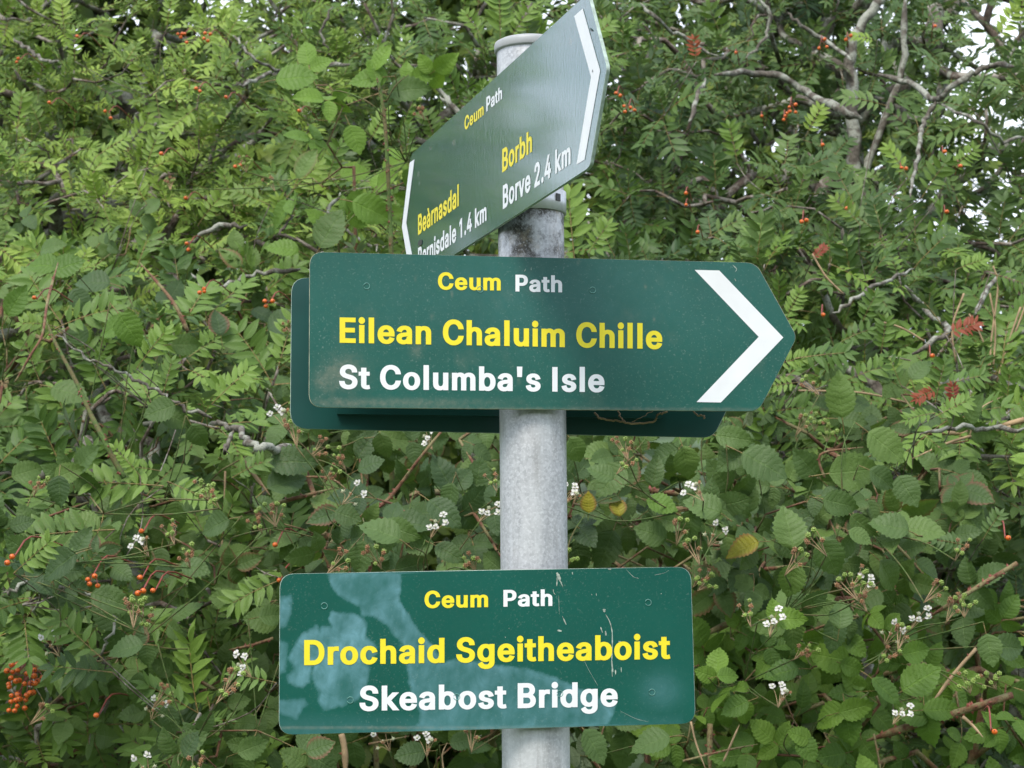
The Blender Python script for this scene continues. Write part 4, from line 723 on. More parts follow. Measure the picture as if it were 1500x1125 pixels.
class Leaves:
    def __init__(s): s.L = []       # (kind, variant, pos, 3x3 incl. scale, matkey, fixed)
    def add(s, kind, pos, a, n, size, mk, fixed=False):
        Fm = frame(np.asarray(a, float), np.asarray(n, float)) * size
        s.L.append((kind, int(rng.integers(len(PRO[kind]))), np.asarray(pos, float), Fm, size, mk, fixed))
    def build(s, parent, limit, stalk, name='leaf', maxall=None):
        def score(x):
            px, py = to_px(x[2]); inf = -40 < px < 1540 and -40 < py < 1165
            return (10 if x[6] else 0) + (1 if inf else 0) * 5 + x[4] / x[2][1] * 20 - x[2][1] * .35
        s.L.sort(key=score, reverse=True)
        n = 0
        for i, x in enumerate(s.L):
            if n >= limit: break
            kind, v, p, Fm, sz, mk, fx = x
            px, py = to_px(p)
            if not (-60 < px < 1560 and -60 < py < 1185): break
            o = bpy.data.objects.new(name, leaf_mesh(kind, v, M[mk], stalk)); COL.objects.link(o)
            o.parent = parent; mw = Matrix(np.vstack([np.column_stack([Fm, p]), [0, 0, 0, 1]]).tolist())
            o.matrix_basis = Matrix.Translation(-parent.location) @ mw; n += 1
        rest = s.L[n:]
        if not rest: return
        groups = {}
        for x in rest: groups.setdefault((x[0], x[1], x[5]), []).append(x)
        Vs, Ts, Us, Ms = [], [], [], []; off = 0; cnt = 0; keys = sorted({k[2] for k in groups}); 
        for (kind, v, mk), g in groups.items():
            lk = kind if kind == 'single' else kind + '_lo'
            far = np.array([x[2][1] for x in g]) > 0
            V, T, U, mi = PRO[lk][v]; k = len(g)
            Fm = np.stack([x[3] for x in g]); P = np.stack([x[2] for x in g])
            W = np.einsum('kij,nj->kni', Fm, V) + P[:, None]
            UU = np.repeat(U[None], k, 0).copy(); UU[..., 2] = (np.arange(k) + cnt)[:, None] + .5; cnt += k
            TT = T[None] + (np.arange(k) * len(V))[:, None, None] + off; off += k * len(V)
            Vs.append(W.reshape(-1, 3)); Ts.append(TT.reshape(-1, 3)); Us.append(UU.reshape(-1, 3)); Ms.append(np.tile(np.where(mi == 1, len(keys), keys.index(mk)), k))
        me = mesh_np('foliage', np.concatenate(Vs), np.concatenate(Ts), np.concatenate(Us), None, np.concatenate(Ms))
        o = link('foliage', me, parent, [M[k] for k in keys] + [stalk]); setp(o, kind='stuff')

# ------------------------------------------------------------------ woody growth
def unit(v): v = np.asarray(v, float); return v / (np.linalg.norm(v) + 1e-9)
class Wood:
    """a trunk and the branches that reach from it to given tips; radii follow the number of tips carried"""
    def __init__(s, trunk_pts, r0):
        P = smooth_path(trunk_pts, 5); s.paths = []; s.N = []; s.par = []; s.cnt = []; s.r0 = r0
        ids = []
        for i, p in enumerate(P): s.N.append(p); s.par.append(i - 1); s.cnt.append(0); ids.append(i)
        s.paths.append(ids); s.trunk_n = len(ids); s.tips = []
    def grow(s, tips, wobble=.07, up=.15, seg=.07, startmin=2):
        T = np.asarray(tips); A0 = np.array(s.N)
        order = np.argsort([np.min(np.linalg.norm(A0 - t, axis=1)) for t in T])
        for k in order:
            t = T[k]; Nn = np.array(s.N); d = np.linalg.norm(Nn - t, axis=1)
            d = d + .25 * np.maximum(0, Nn[:, 2] - t[2]) ; d[:startmin] += 9
            j = int(np.argmin(d)); a = Nn[j]; Ln = np.linalg.norm(t - a); m = max(2, int(Ln / seg))
            pd = unit(a - Nn[s.par[j]]) if s.par[j] >= 0 else np.array([0, 0, 1.])
            c1 = a + pd * Ln * .3 ; c2 = t - (unit(t - a) * .3 - np.array([0, 0, up])* .3) * Ln
            off = rng.normal(0, 1, 3) * wobble * Ln; ids = [j]
            for q in range(1, m + 1):
                u = q / m; p = (1 - u) ** 3 * a + 3 * u * (1 - u) ** 2 * c1 + 3 * u * u * (1 - u) * c2 + u ** 3 * t
                p = p + off * math.sin(math.pi * u) + rng.normal(0, .006, 3) * (q < m)
                s.N.append(p); s.par.append(ids[-1]); s.cnt.append(0); ids.append(len(s.N) - 1)
            s.paths.append(ids); s.tips.append((ids[-1], k))
            x = ids[-1]
            while x >= 0: s.cnt[x] += 1; x = s.par[x]
    def build(s, parent, rt, expo, thr, mats, rmax=.05, trunkname='trunk', maxb=90):
        Nn = np.array(s.N); c = np.array(s.cnt, float); r = np.minimum(rt * np.maximum(1, c) ** expo, rmax)
        tw = Acc(); nb = 0; big = []
        for i, ids in enumerate(s.paths):
            rr = r[ids].copy()
            if i > 0: rr[0] = min(rr[0], rr[1] * 1.25)
            P = Nn[ids]
            if i == 0:
                rr = np.linspace(s.r0, max(r[ids[-1]], s.r0 * .45), len(ids)); P2 = P + rng.normal(0, .004, P.shape)
                V, T = tube(P2, rr * rng.uniform(.92, 1.08, len(rr)), 10); link(trunkname, mesh_np(trunkname, V, T), parent, [mats[0]]); continue
            rr *= rng.uniform(.88, 1.14, len(rr))
            if rr[1] > thr and nb < maxb:
                V, T = tube(P, rr, 8); link('branch', mesh_np('branch', V, T), parent, [mats[0]]); nb += 1
            else:
                V, T = tube(P, rr, 4 if rr[0] < .004 else 5, True); tw.add(V, T)
        if tw.n:
            o = link('twigs', tw.mesh('twigs'), parent, [mats[1]]); setp(o, kind='stuff')

def sample(region, Yf, n, depth=1.3, edge_bias=1.4, keep=None):
    """tips spread through the volume of a hedge section, denser near its face"""
    x0, x1, y0, y1 = region; out = []
    while len(out) < n:
        px, py = rng.uniform(x0, x1), rng.uniform(y0, y1)
        if keep is not None and rng.random() > keep(px, py): continue
        out.append(np.array(at(px, py, Yf(px, py) + depth * rng.random() ** edge_bias)))
    return out
def face_Y(px, py):
    t = max(0., (760 - py) / 760); lump = .22 * math.sin(px * .011 + 1) * math.sin(py * .013) + .12 * math.sin(px * .027 + py * .02)
    return 3.35 + 2.1 * t ** 1.15 + lump

def rowan(label, trunk, r0, region, ntips, leaves_per, size, mk, Yf=face_Y, depth=1.5, keep=None, group='rowan trees in the hedge', limit=300, extra=(), reds=(), bare=0., branches=(), thr=.0055, rt=.0024, outsideW=1., berries=(), up=.45, face=.55):
    tp = [np.array(at(*p)) if len(p) == 3 and p[1] > -900 and p[0] > -900 and not isinstance(p, Vector) else np.array(p) for p in trunk]
    gp = tp[0].copy(); gp[2] = max(0., float(gz(np.array([gp[0]]), np.array([gp[1]]))[0]) - .05); tp = [gp] + tp
    root = empty('rowan_tree', Vector(gp), label, 'tree', group)
    W = Wood(tp, r0); tips = sample(region, Yf, ntips, depth, keep=keep)
    W.grow(tips)
    W.build(root, rt, .50, thr, [M['bark'], M['twig']], rmax=r0 * .62)
    for pts, ra, rb in branches:
        q0 = pts[0][2]; pts = [(a, b, abs(c) if c < 0 else min(c, face_Y(a, b)) - .10) for a, b, c in pts]; kk = min(1, pts[0][2] / abs(q0)); ra, rb = ra * kk, rb * kk
        P = px_path(pts); P = P + rng.normal(0, .003, P.shape); n = len(P)
        V, T = tube(P, np.linspace(ra, rb, n) * .72 * rng.uniform(.85, 1.15, n) * np.clip(np.minimum(np.arange(n) + 1, n - np.arange(n)) / 3., .35, 1), 10); link('branch', mesh_np('branch', V, T), root, [M['bark']])
    Lv = Leaves(); Nn = np.array(W.N)
    for tid, k in W.tips:
        if rng.random() < bare: continue
        p = Nn[tid]; q = Nn[W.par[tid]]; d = unit(p - q)
        outw = unit(np.array([rng.normal(0, .5), -face, up]))
        m = int(rng.integers(leaves_per - 2, leaves_per + 2)); a0 = rng.random() * 6.28
        e1 = unit(np.cross(d, outw) + rng.normal(0, .2, 3)); e2 = np.cross(unit(d + outw), e1)
        for i in range(m):
            a = a0 + i * 2.4; rad = e1 * math.cos(a) + e2 * math.sin(a)
            dirn = unit(rad * 1.0 + unit(d + outw) * rng.uniform(.25, .9) + np.array([0, 0, rng.uniform(-.35, .25)]))
            nn = unit(outw * 1. + np.array([0, -.15, .55]) + rng.normal(0, .28, 3))
            s = size * rng.uniform(.55, 1.2); back = min(i, 3) * .012
            Lv.add('rowan', p - d * back, dirn, nn, s, mk )
    for e in extra:
        bx, by, ang, ln = e[:4]; Y = min(e[4] if len(e) > 4 else 99, Yf(bx, by) - .12, face_Y(bx, by) - .2); mk2 = e[5] if len(e) > 5 else mk
        pos = np.array(at(bx, by, Y)); a = R(ang); Lm = ln * Y / FPX
        Lv.add('rowan', pos, (math.cos(a), -.12, math.sin(a)), (rng.normal(0, .15), -1, .45), Lm, mk2, True)
        # the twig that carries it
        j = Nn[np.argmin(np.linalg.norm(Nn - pos, axis=1))]; j = j if np.linalg.norm(j - pos) < .3 else pos + np.array([.02, .3, -.08])
        V, T = tube(smooth_path([pos, (pos * .6 + j * .4) + rng.normal(0, .01, 3), j], 4), .0011, 4); link('twig', mesh_np('twig', V, T), root, [M['twig']])
    Lv.build(root, limit, M['rachis'])
    for b in berries: berry_bunch(root, *b)
    return root, W

def ico(r, c, sub=1, sq=1.):
    import bmesh
    bm = bmesh.new(); bmesh.ops.create_icosphere(bm, subdivisions=sub, radius=r)
    V = np.array([tuple(v.co) for v in bm.verts]); V[:, 2] *= sq; T = np.array([[v.index for v in f.verts] for f in bm.faces]); bm.free(); return V + np.array(c), T
_A = Acc(); V, T = ico(1, (0, 0, 0), 3); _A.add(V, T, None, 0); V, T = ico(.26, (0, -.93, -.25), 1); _A.add(V, T, None, 1)
BERRY = _A.mesh('rowan_berry'); BERRY.materials.append(M['rowan_berry']); BERRY.materials.append(M['calyx'])
def berry_bunch(root, px, py, n, spread, Y, down=1.):
    """berries on red stalks, centre of the bunch at px, py"""
    Y = min(Y, face_Y(px, py) - .33)
    c = np.array(at(px, py, Y)); sp = spread * Y / FPX; A = Acc(); hub = c + np.array([0, .02, sp * 1.1 * down])
    pts = []
    for i in range(n):
        for _ in range(40):
            p = c + np.array([rng.uniform(-1, 1), rng.uniform(-.6, .2), rng.uniform(-1, 1)]) * sp * (1 if n > 1 else 0)
            if all(np.linalg.norm(p - q) > .0098 for q in pts): break
        pts.append(p)
    for p in pts:
        V, T = tube(smooth_path([hub, (hub + p) / 2 + np.array([0, .004, .004]), p], 3), .0007, 4); A.add(V, T)
    V, T = tube(smooth_path([hub, hub + np.array([.01, .05, .03]), hub + np.array([.03, .16, .02])], 3), .0014, 5); A.add(V, T)
    st = link('berry_cluster', A.mesh('berry_stalks'), root, [M['red_stalk']])
    for p in pts:
        o = bpy.data.objects.new('berry', BERRY); COL.objects.link(o); o.parent = st; o.matrix_parent_inverse = Matrix.Translation(-root.location)
        s = .0047 * rng.uniform(.85, 1.1); o.matrix_basis = Matrix.LocRotScale(Vector(p), Matrix.Rotation(rng.uniform(-.7, .7), 3, 'Z').to_quaternion() @ Matrix.Rotation(rng.uniform(-.8, .4), 3, 'X').to_quaternion(), Vector((s, s, s * .95)))
        o.matrix_parent_inverse = Matrix()

# bramble fruit and flowers
def fruit_proto(kind, seed):
    r = np.random.default_rng(seed); A = Acc(); n = int(r.integers(6, 11)) if kind != 'flower' else int(r.integers(4, 7))
    mats_ = {'green': 0, 'red': 3, 'brown': 1}
    for i in range(n):
        c = np.array([r.uniform(-1, 1), r.uniform(-.35, .35), r.uniform(-.8, 1)]) * .020
        stalk = smooth_path([np.array([0, .005, -.032]), c * .5 + np.array([0, .003, -.01]), c], 3); V, T = tube(stalk, .0006, 3); A.add(V, T, None, 2)
        what = kind if r.random() < .62 else ('brown' if kind != 'brown' else 'green')
        fl = kind == 'flower' and r.random() < .5
        # star of five sepals
        for k in range(5):
            a = k * 1.2566 + r.random(); d = np.array([math.cos(a), 0, math.sin(a)]); e = np.array([-math.sin(a), 0, math.cos(a)]); L_ = .0058 * r.uniform(.8, 1.2)
            V = np.array([c - e * .0016, c + e * .0016, c + d * L_ + np.array([0, r.uniform(-.003, .002), 0])]); A.add(V, [(0, 1, 2)], None, 2 if kind == 'brown' or r.random() < .5 else 4)
        if fl:
            for k in range(5):
                a = k * 1.2566 + r.random() * .5; d = np.array([math.cos(a), 0, math.sin(a)]); e = np.array([-math.sin(a), 0, math.cos(a)]); L_ = .0072 * r.uniform(.7, 1.15); z = np.array([0, -.003, 0])
                V = np.array([c + z, c + d * L_ * .5 + e * .003 + z * 1.7, c + d * L_ * .95 + e * .0018 + z * 1.2, c + d * L_ + z, c + d * L_ * .95 - e * .0018 + z * 1.2, c + d * L_ * .5 - e * .003 + z * 1.7]) + r.normal(0, .0004, (6, 3))
                A.add(V, [(0, 1, 2), (0, 2, 3), (0, 3, 4), (0, 4, 5)], None, 5)
            V, T = ico(.0022, c + np.array([0, -.004, 0]), 1); A.add(V, T, None, 4)
        else:
            rr = .0042 * r.uniform(.7, 1.15) if what != 'brown' else .0038
            if kind == 'flower': rr *= .75
            m = 14 if what != 'brown' else 8
            for k in range(m):      # drupelets on a ball
                z = 1 - 2 * (k + .5) / m; a = k * 2.4; q = math.sqrt(1 - z * z); V, T = ico(rr * .42, c + np.array([q * math.cos(a), q * math.sin(a), z]) * rr * .8 + np.array([0, -.003, 0]), 1)
                A.add(V, T, None, {'green': 0, 'red': 3, 'brown': 1, 'flower': 4}[what])
    me = A.mesh('bramble_fruit'); [me.materials.append(M[k]) for k in ('green_berry', 'sepal', 'dry', 'red_berry', 'sepal_pale', 'petal')]; return me
FRUIT = {k: [fruit_proto(k, 90 + i * 7 + len(k)) for i in range(3)] for k in ('green', 'flower', 'brown')}
def fruit(root, px, py, kind, Y, sc=1., Nn=None):
    me = FRUIT[kind][int(rng.integers(3))]
    o = bpy.data.objects.new('flower_cluster' if kind == 'flower' else 'berry_cluster', me); COL.objects.link(o); o.parent = root
    p = at(px, py, Y); o.matrix_basis = Matrix.Translation(-root.location) @ Matrix.LocRotScale(p, Matrix.Rotation(rng.uniform(-.9, .9), 3, 'Y').to_quaternion() @ Matrix.Rotation(rng.uniform(-.4, .4), 3, 'X').to_quaternion(), Vector((sc, sc, sc)))
    p = np.array(p)
    if Nn is not None:
        j = Nn[np.argmin(np.linalg.norm(Nn - p, axis=1))]; s0 = np.array(o.matrix_basis @ Vector((0, .005, -.030))) + np.array(root.location)
        V, T = tube(smooth_path([s0, (s0 * .5 + j * .5) + rng.normal(0, .008, 3), j], 4), .0012, 4); link('flower_stalk', mesh_np('flower_stalk', V, T), root, [M['cane_green']])

def bramble(label, rootpx, region, ntips, size, mk, depth=.8, Yf=None, placed=(), fruits=(), canes=(), limit=300, face=.9, up=.25, keep=None, group='bramble bushes in front of the hedge'):
    Yf = Yf or (lambda px, py: face_Y(px, py) - .12)
    g = np.array(at(rootpx[0], rootpx[1], rootpx[2])); mid = np.array(at((region[0] + region[1]) / 2, (region[2] + region[3]) / 2, Yf((region[0] + region[1]) / 2, (region[2] + region[3]) / 2) + depth * .5))
    gp = np.array([g[0], g[1], max(.02, float(gz(np.array([g[0]]), np.array([g[1]]))[0]))])
    root = empty('bramble_bush', Vector(gp), label, 'bramble bush', group)
    W = Wood([gp, gp * .5 + mid * .5 + np.array([0, .15, .1]), mid], .0085)
    W.grow(sample(region, Yf, ntips, depth, 1.3, keep), wobble=.12, up=.3, seg=.05)
    W.build(root, .0013, .42, .0042, [M['cane'], M['cane']], rmax=.007, trunkname='main_cane', maxb=40)
    Nn = np.array(W.N); Lv = Leaves()
    def one(p, d, s, m_):
        outw = np.array([rng.normal(0, .35), -face, up + rng.normal(0, .2)])
        a = unit(d * .5 + np.array([rng.normal(0, .8), -.25, rng.normal(-.15, .6)]))
        nn = unit(outw + rng.normal(0, .25, 3))
        L0 = frame(a, nn) * s; org = p + L0 @ np.array([0, .55, .16])
        Lv.add('bramble', org, a, nn, s, m_)
    for tid, k in W.tips:
        p = Nn[tid]; d = unit(p - Nn[W.par[tid]]); m_ = mk if rng.random() > .0015 else 'bramble_yellow'
        one(p, d, size * rng.uniform(.7, 1.15), m_)
        j = W.par[tid]
        if rng.random() < .75 and j > 0: one(Nn[j], d, size * rng.uniform(.6, 1.), mk)
    for e in placed:
        cx, cy, ang, ln = e[:4]; Y = min(e[4] if len(e) > 4 else 99, Yf(cx, cy) - .10, face_Y(cx, cy) - .2); m_ = e[5] if len(e) > 5 else mk
        a = R(ang); Lm = ln * Y / FPX * 1.08; ad = np.array([math.cos(a), rng.uniform(-.2, .1), math.sin(a)])
        c = np.array(at(cx, cy, Y)); Lv.add('single', c - unit(ad) * Lm * .5, ad, (rng.normal(0, .25), -1, rng.uniform(.05, .6)), Lm, m_, True)
        pb = c - unit(ad) * Lm * .85; j = Nn[np.argmin(np.linalg.norm(Nn - pb, axis=1))]
        V, T = tube(smooth_path([pb, (pb * .5 + j * .5) + rng.normal(0, .01, 3), j], 4), .0011, 4); link('leaf_stalk', mesh_np('leaf_stalk', V, T), root, [M['cane_green']])
    Lv.build(root, limit, M['rachis'])
    for f in fruits: fruit(root, f[0], f[1], ('green' if f[2] == 'flower' and rng.random() < .35 else 'brown' if f[2] == 'flower' and rng.random() < .2 else f[2]), (f[3] if len(f) > 3 else min(Yf(f[0], f[1]), face_Y(f[0], f[1])) - .24), .85, Nn)
    for pts, ra, rb, mk_, th in canes:
        P = px_path(pts); n = len(P); A = Acc(); V, T = tube(P, np.linspace(ra, rb, n) * np.clip((n - np.arange(n)) / 4., .3, 1) * rng.uniform(.92, 1.08, n), 8); A.add(V, T)
        if th:
            for i in range(th):
                t = rng.uniform(.02, .97) * (n - 1); i0 = int(t); p = P[i0] + (P[min(i0 + 1, n - 1)] - P[i0]) * (t - i0); r_ = ra + (rb - ra) * t / n
                tg = unit(P[min(i0 + 1, n - 1)] - P[i0]); q = unit(np.cross(tg, rng.normal(0, 1, 3))); e = np.cross(tg, q); s_ = r_ * .55 + .0006
                b = p + q * r_ * .8; V = np.array([b + tg * s_, b + e * s_ * .5, b - tg * s_, b - e * s_ * .5, b + q * (.0035 + r_ * .6) - tg * .002]); A.add(V, [(0, 1, 4), (1, 2, 4), (2, 3, 4), (3, 0, 4)], None, 1)
        link('cane', A.mesh('cane'), root, [M[mk_], M['thorn']])
    return root, W

# ------------------------------------------------------------------ far trees behind the hedge (a crown of leaf clumps each)
def crown_leaves(n, box, size, parent, mk, lump=.5, stations=3):
    x0, x1, y0, y1, z0, z1 = box; c = np.array([(x0 + x1) / 2, (y0 + y1) / 2, (z0 + z1) / 2]); h = np.array([x1 - x0, y1 - y0, z1 - z0]) / 2
    K = max(12, int(n / 160)); cl = rng.normal(0, 1, (K, 3)); cl /= np.linalg.norm(cl, axis=1)[:, None]; cl = c + cl * h * (rng.random((K, 1)) ** .33) * .92
    P = cl[rng.integers(0, K, n)] + rng.normal(0, lump, (n, 3)) * np.minimum(h, 1.1) * .33
    V, T, U = leaflet(1, .55, 3, lo=True, fold=.3, droop=.2)
    A = rng.normal(0, 1, (n, 3)) + [0, -.3, -.1]; A /= np.linalg.norm(A, axis=1)[:, None]
    Nr = np.array([0, -.5, .9]) + rng.normal(0, .5, (n, 3)); X = np.cross(A, Nr); X /= np.linalg.norm(X, axis=1)[:, None]; Zz = np.cross(X, A)
    S = size * rng.uniform(.6, 1.2, n); F = np.stack([X, A, Zz], -1) * S[:, None, None]
    W = np.einsum('kij,nj->kni', F, V) + P[:, None]; k = n
    TT = T[None] + (np.arange(k) * len(V))[:, None, None]; UU = np.repeat(U[None], k, 0).copy(); UU[..., 2] = np.arange(k)[:, None] + .5
    me = mesh_np('crown', W.reshape(-1, 3), TT.reshape(-1, 3), UU.reshape(-1, 3)); o = link('crown', me, parent, [M[mk]]); setp(o, kind='stuff'); return cl
def far_tree(label, x, y, box, n, size, mk, r=.09, name='background_tree'):
    z = float(gz(np.array([x]), np.array([y]))[0]) - .1; root = empty(name, Vector((x, y, z)), label, 'tree')
    cl = crown_leaves(n, box, size, root, mk)
    W = Wood([(x, y, z), (x + .1, y, (z + box[4]) / 2 + .2), ((box[0] + box[1]) / 2, y, box[4] * .5 + box[5] * .5)], r); W.grow(list(cl[:60]), seg=.25)
    W.build(root, .009, .5, .018, [M['bark'], M['twig']], rmax=r * .6, maxb=40)
def bx(px0, px1, py0, py1, Y, d):
    a, b = at(px0, py1, Y), at(px1, py0, Y); return (a.x, b.x, Y - d, Y + d, a.z, b.z)
far_tree('far dark green leafy tree showing at the photo\'s top left corner', -1.9, 10.2, bx(-680, 420, -420, 820, 10.2, 1.1), 34000, .15, 'bg_leaf')
far_tree('dim tree seen through gaps behind the two-way sign', .0, 10.5, bx(200, 960, -300, 860, 10.5, 1.0), 15000, .13, 'bg_leaf')
far_tree('pale green shrub glimpsed through branches at the right edge, below the sky gaps', 2.6, 10.0, bx(1120, 2100, 300, 1000, 10.0, .9), 15000, .095, 'bg_leaf', .05, 'background_shrub')
far_tree('thin tree crown behind the grey lichened rowan, small sky gaps in it', 1.6, 9.3, bx(880, 1420, -260, 640, 9.3, .8), 13000, .095, 'bg_leaf', .05)
far_tree('dim tree crown at the far right beyond the grey lichened rowan', 3.1, 9.6, bx(1470, 2100, -260, 600, 9.6, .8), 9000, .095, 'bg_leaf', .05)
far_tree('low dark thicket glimpsed in the gaps below the arrow sign', .5, 8.2, bx(-650, 1000, 460, 1300, 7.6, .7), 22000, .115, 'bg_leaf', .04, 'background_thicket')
far_tree('shaded thicket glimpsed behind the brambles in the lower right corner', 2., 8.0, bx(900, 2100, 600, 1300, 7.4, .7), 18000, .115, 'bg_leaf', .04, 'background_thicket')

# ------------------------------------------------------------------ rowans
kR1 = lambda px, py: 1. if px > -60 else 1.
rowan('big light green rowan spreading over the upper left of the hedge', [(60, 900, 6.6), (120, 500, 6.4), (200, 200, 6.3)], .055, (-480, 560, -130, 470), 620, 7, .104, 'rowan', Yf=lambda x, y: face_Y(x, y) + .1 + (0.0 if x > -100 else .0), keep=kR1,
      branches=[([(512, 95, 4.9), (465, 97, 4.9), (412, 106, 5.0), (385, 112, 5.0), (350, 128, 5.1)], .011, .006), ([(412, 106, 5.0), (392, 96, 5.0), (370, 84, 5.05), (352, 62, 5.1), (342, 50, 5.1)], .006, .004),
                ([(440, 396, 4.3), (400, 397, 4.3), (365, 404, 4.35), (330, 418, 4.35), (305, 424, 4.4), (280, 402, 4.4)], .008, .005), ([(360, 333, 4.5), (325, 332, 4.5), (300, 342, 4.5), (272, 360, 4.55)], .009, .006),
                ([(440, 352, 4.5), (412, 342, 4.5), (425, 318, 4.5), (432, 300, 4.5)], .006, .004), ([(20, 55, 5.5), (45, 75, 5.5), (62, 88, 5.5), (88, 92, 5.5)], .008, .006), ([(490, 10, 5.2), (470, 45, 5.2), (482, 72, 5.2)], .006, .004)],
      extra=[(215, 245, 75, 52), (110, 90, 95, 50), (25, 190, 80, 60), (60, 190, 110, 55), (330, 60, 60, 60), (245, 40, 85, 48), (290, 330, 55, 62), (420, 290, 50, 75), (395, 300, 160, 60), (215, 300, 120, 60), (140, 230, 30, 60), (180, 100, 60, 45), (95, 45, 100, 50)],
      berries=[(350, 243, 2, 6, 4.5), (272, 290, 1, 0, 4.4, -1.), (275, 361, 2, 5, 4.3), (268, 55, 5, 8, 5.2), (305, 56, 4, 7, 5.3), (157, 168, 2, 6, 4.9), (72, 150, 1, 0, 4.9), (27, 88, 2, 4, 5.1), (438, 162, 1, 0, 4.7), (331, 142, 1, 0, 4.7), (236, 225, 1, 0, 4.6), (113, 53, 1, 0, 5.), (289, 132, 2, 5, 4.8)])
rowan('rowan low on the left, with a hanging bunch of orange berries', [(180, 1120, 4.6), (200, 900, 4.5), (190, 700, 4.6)], .03, (-550, 430, 400, 1180), 260, 5, .135, 'rowan_mid', depth=1.3, keep=lambda x, y: (1. if x > -60 else .35),
      branches=[([(310, 610, 3.45), (278, 603, 3.45), (255, 588, 3.45), (232, 574, 3.46), (205, 558, 3.48), (180, 548, 3.5), (150, 535, 3.5), (120, 520, 3.5), (82, 490, 3.5)], .0050, .0028),
                ([(430, 652, 3.7), (395, 655, 3.65), (370, 652, 3.6), (345, 628, 3.6), (325, 620, 3.6), (305, 622, 3.6)], .011, .006), ([(345, 628, 3.6), (332, 652, 3.58), (330, 662, 3.57)], .007, .004),
                ([(0, 872, 3.4), (30, 862, 3.4), (62, 857, 3.42), (100, 862, 3.45), (150, 872, 3.5), (190, 885, 3.6)], .0045, .006), ([(62, 857, 3.4), (52, 905, 3.38), (45, 945, 3.36), (40, 972, 3.35)], .0032, .0022),
                ([(172, 903, 3.45), (160, 930, 3.45), (150, 962, 3.45), (160, 978, 3.45)], .004, .003)],
      extra=[(168, 776, 185, 135, 3.4), (165, 985, 176, 100, 3.36), (60, 978, 165, 75, 3.36), (45, 980, -8, 125, 3.35), (135, 888, 205, 82, 3.4), (110, 850, 55, 60, 3.4), (75, 855, 65, 55, 3.42), (415, 848, 203, 95, 3.35), (150, 965, 140, 95, 3.4), (130, 1090, 95, 70, 3.4), (200, 540, 52, 78, 3.42), (238, 583, 75, 62, 3.4), (80, 482, 22, 105, 3.42), (310, 592, 42, 80, 3.42), (205, 697, 130, 62, 3.4), (240, 712, 178, 118, 3.38), (245, 705, -25, 80, 3.4), (235, 690, 170, 60, 3.4), (80, 478, 170, 55, 3.45), (140, 535, 65, 45, 3.45), (405, 1000, 170, 70, 3.3), (340, 700, 30, 60, 3.45), (60, 1020, -60, 90, 3.4), (20, 840, 40, 80, 3.45)],
      berries=[(38, 998, 24, 27, 3.32), (24, 1028, 9, 13, 3.33), (133, 853, 4, 11, 3.36), (205, 846, 1, 0, 3.38), (224, 865, 1, 0, 3.38), (206, 870, 2, 5, 3.38), (403, 798, 1, 0, 3.4, -1.), (409, 850, 1, 0, 3.38), (141, 1048, 1, 0, 3.35), (16, 820, 2, 5, 3.4), (50, 436, 1, 0, 3.5), (394, 448, 3, 7, 3.7), (297, 428, 3, 5, 3.9), (207, 778, 1, 0, 3.4)])
rowan('rowan crown behind the top of the post, reaching down to the arrow sign', [(700, 900, 5.9), (680, 500, 5.8), (640, 200, 5.7)], .045, (400, 960, -130, 430), 190, 6, .13, 'rowan_mid', Yf=lambda x, y: face_Y(x, y) + .1, depth=1.3,
      branches=[([(780, 5, 4.9), (768, 28, 4.9), (755, 55, 4.9)], .010, .008), ([(682, 175, 4.7), (655, 145, 4.7), (638, 122, 4.7), (625, 108, 4.75)], .010, .007), ([(660, 155, 4.7), (640, 140, 4.7)], .007, .005), ([(500, 285, 4.6), (480, 310, 4.6), (500, 330, 4.6), (530, 352, 4.55), (555, 365, 4.5)], .007, .005)],
      extra=[(733, 62, 92, 78, 4.6), (745, 60, 60, 60, 4.7), (700, 10, 80, 50, 4.8), (706, 55, 120, 50, 4.8), (842, 385, 98, 115, 3.9), (862, 372, 60, 60, 3.9), (480, 262, 75, 60), (500, 280, 130, 70), (540, 210, 60, 60), (900, 375, 120, 60, 4.), (595, 225, 80, 45)],
      berries=[(605, 240, 1, 0, 3.9), (577, 238, 1, 0, 4.1), (922, 160, 4, 8, 4.6), (905, 137, 2, 5, 4.7)])
kR4 = lambda px, py: (.8 if (1060 < px < 1500 and 30 < py < 330) else .95) if px < 1560 else .35
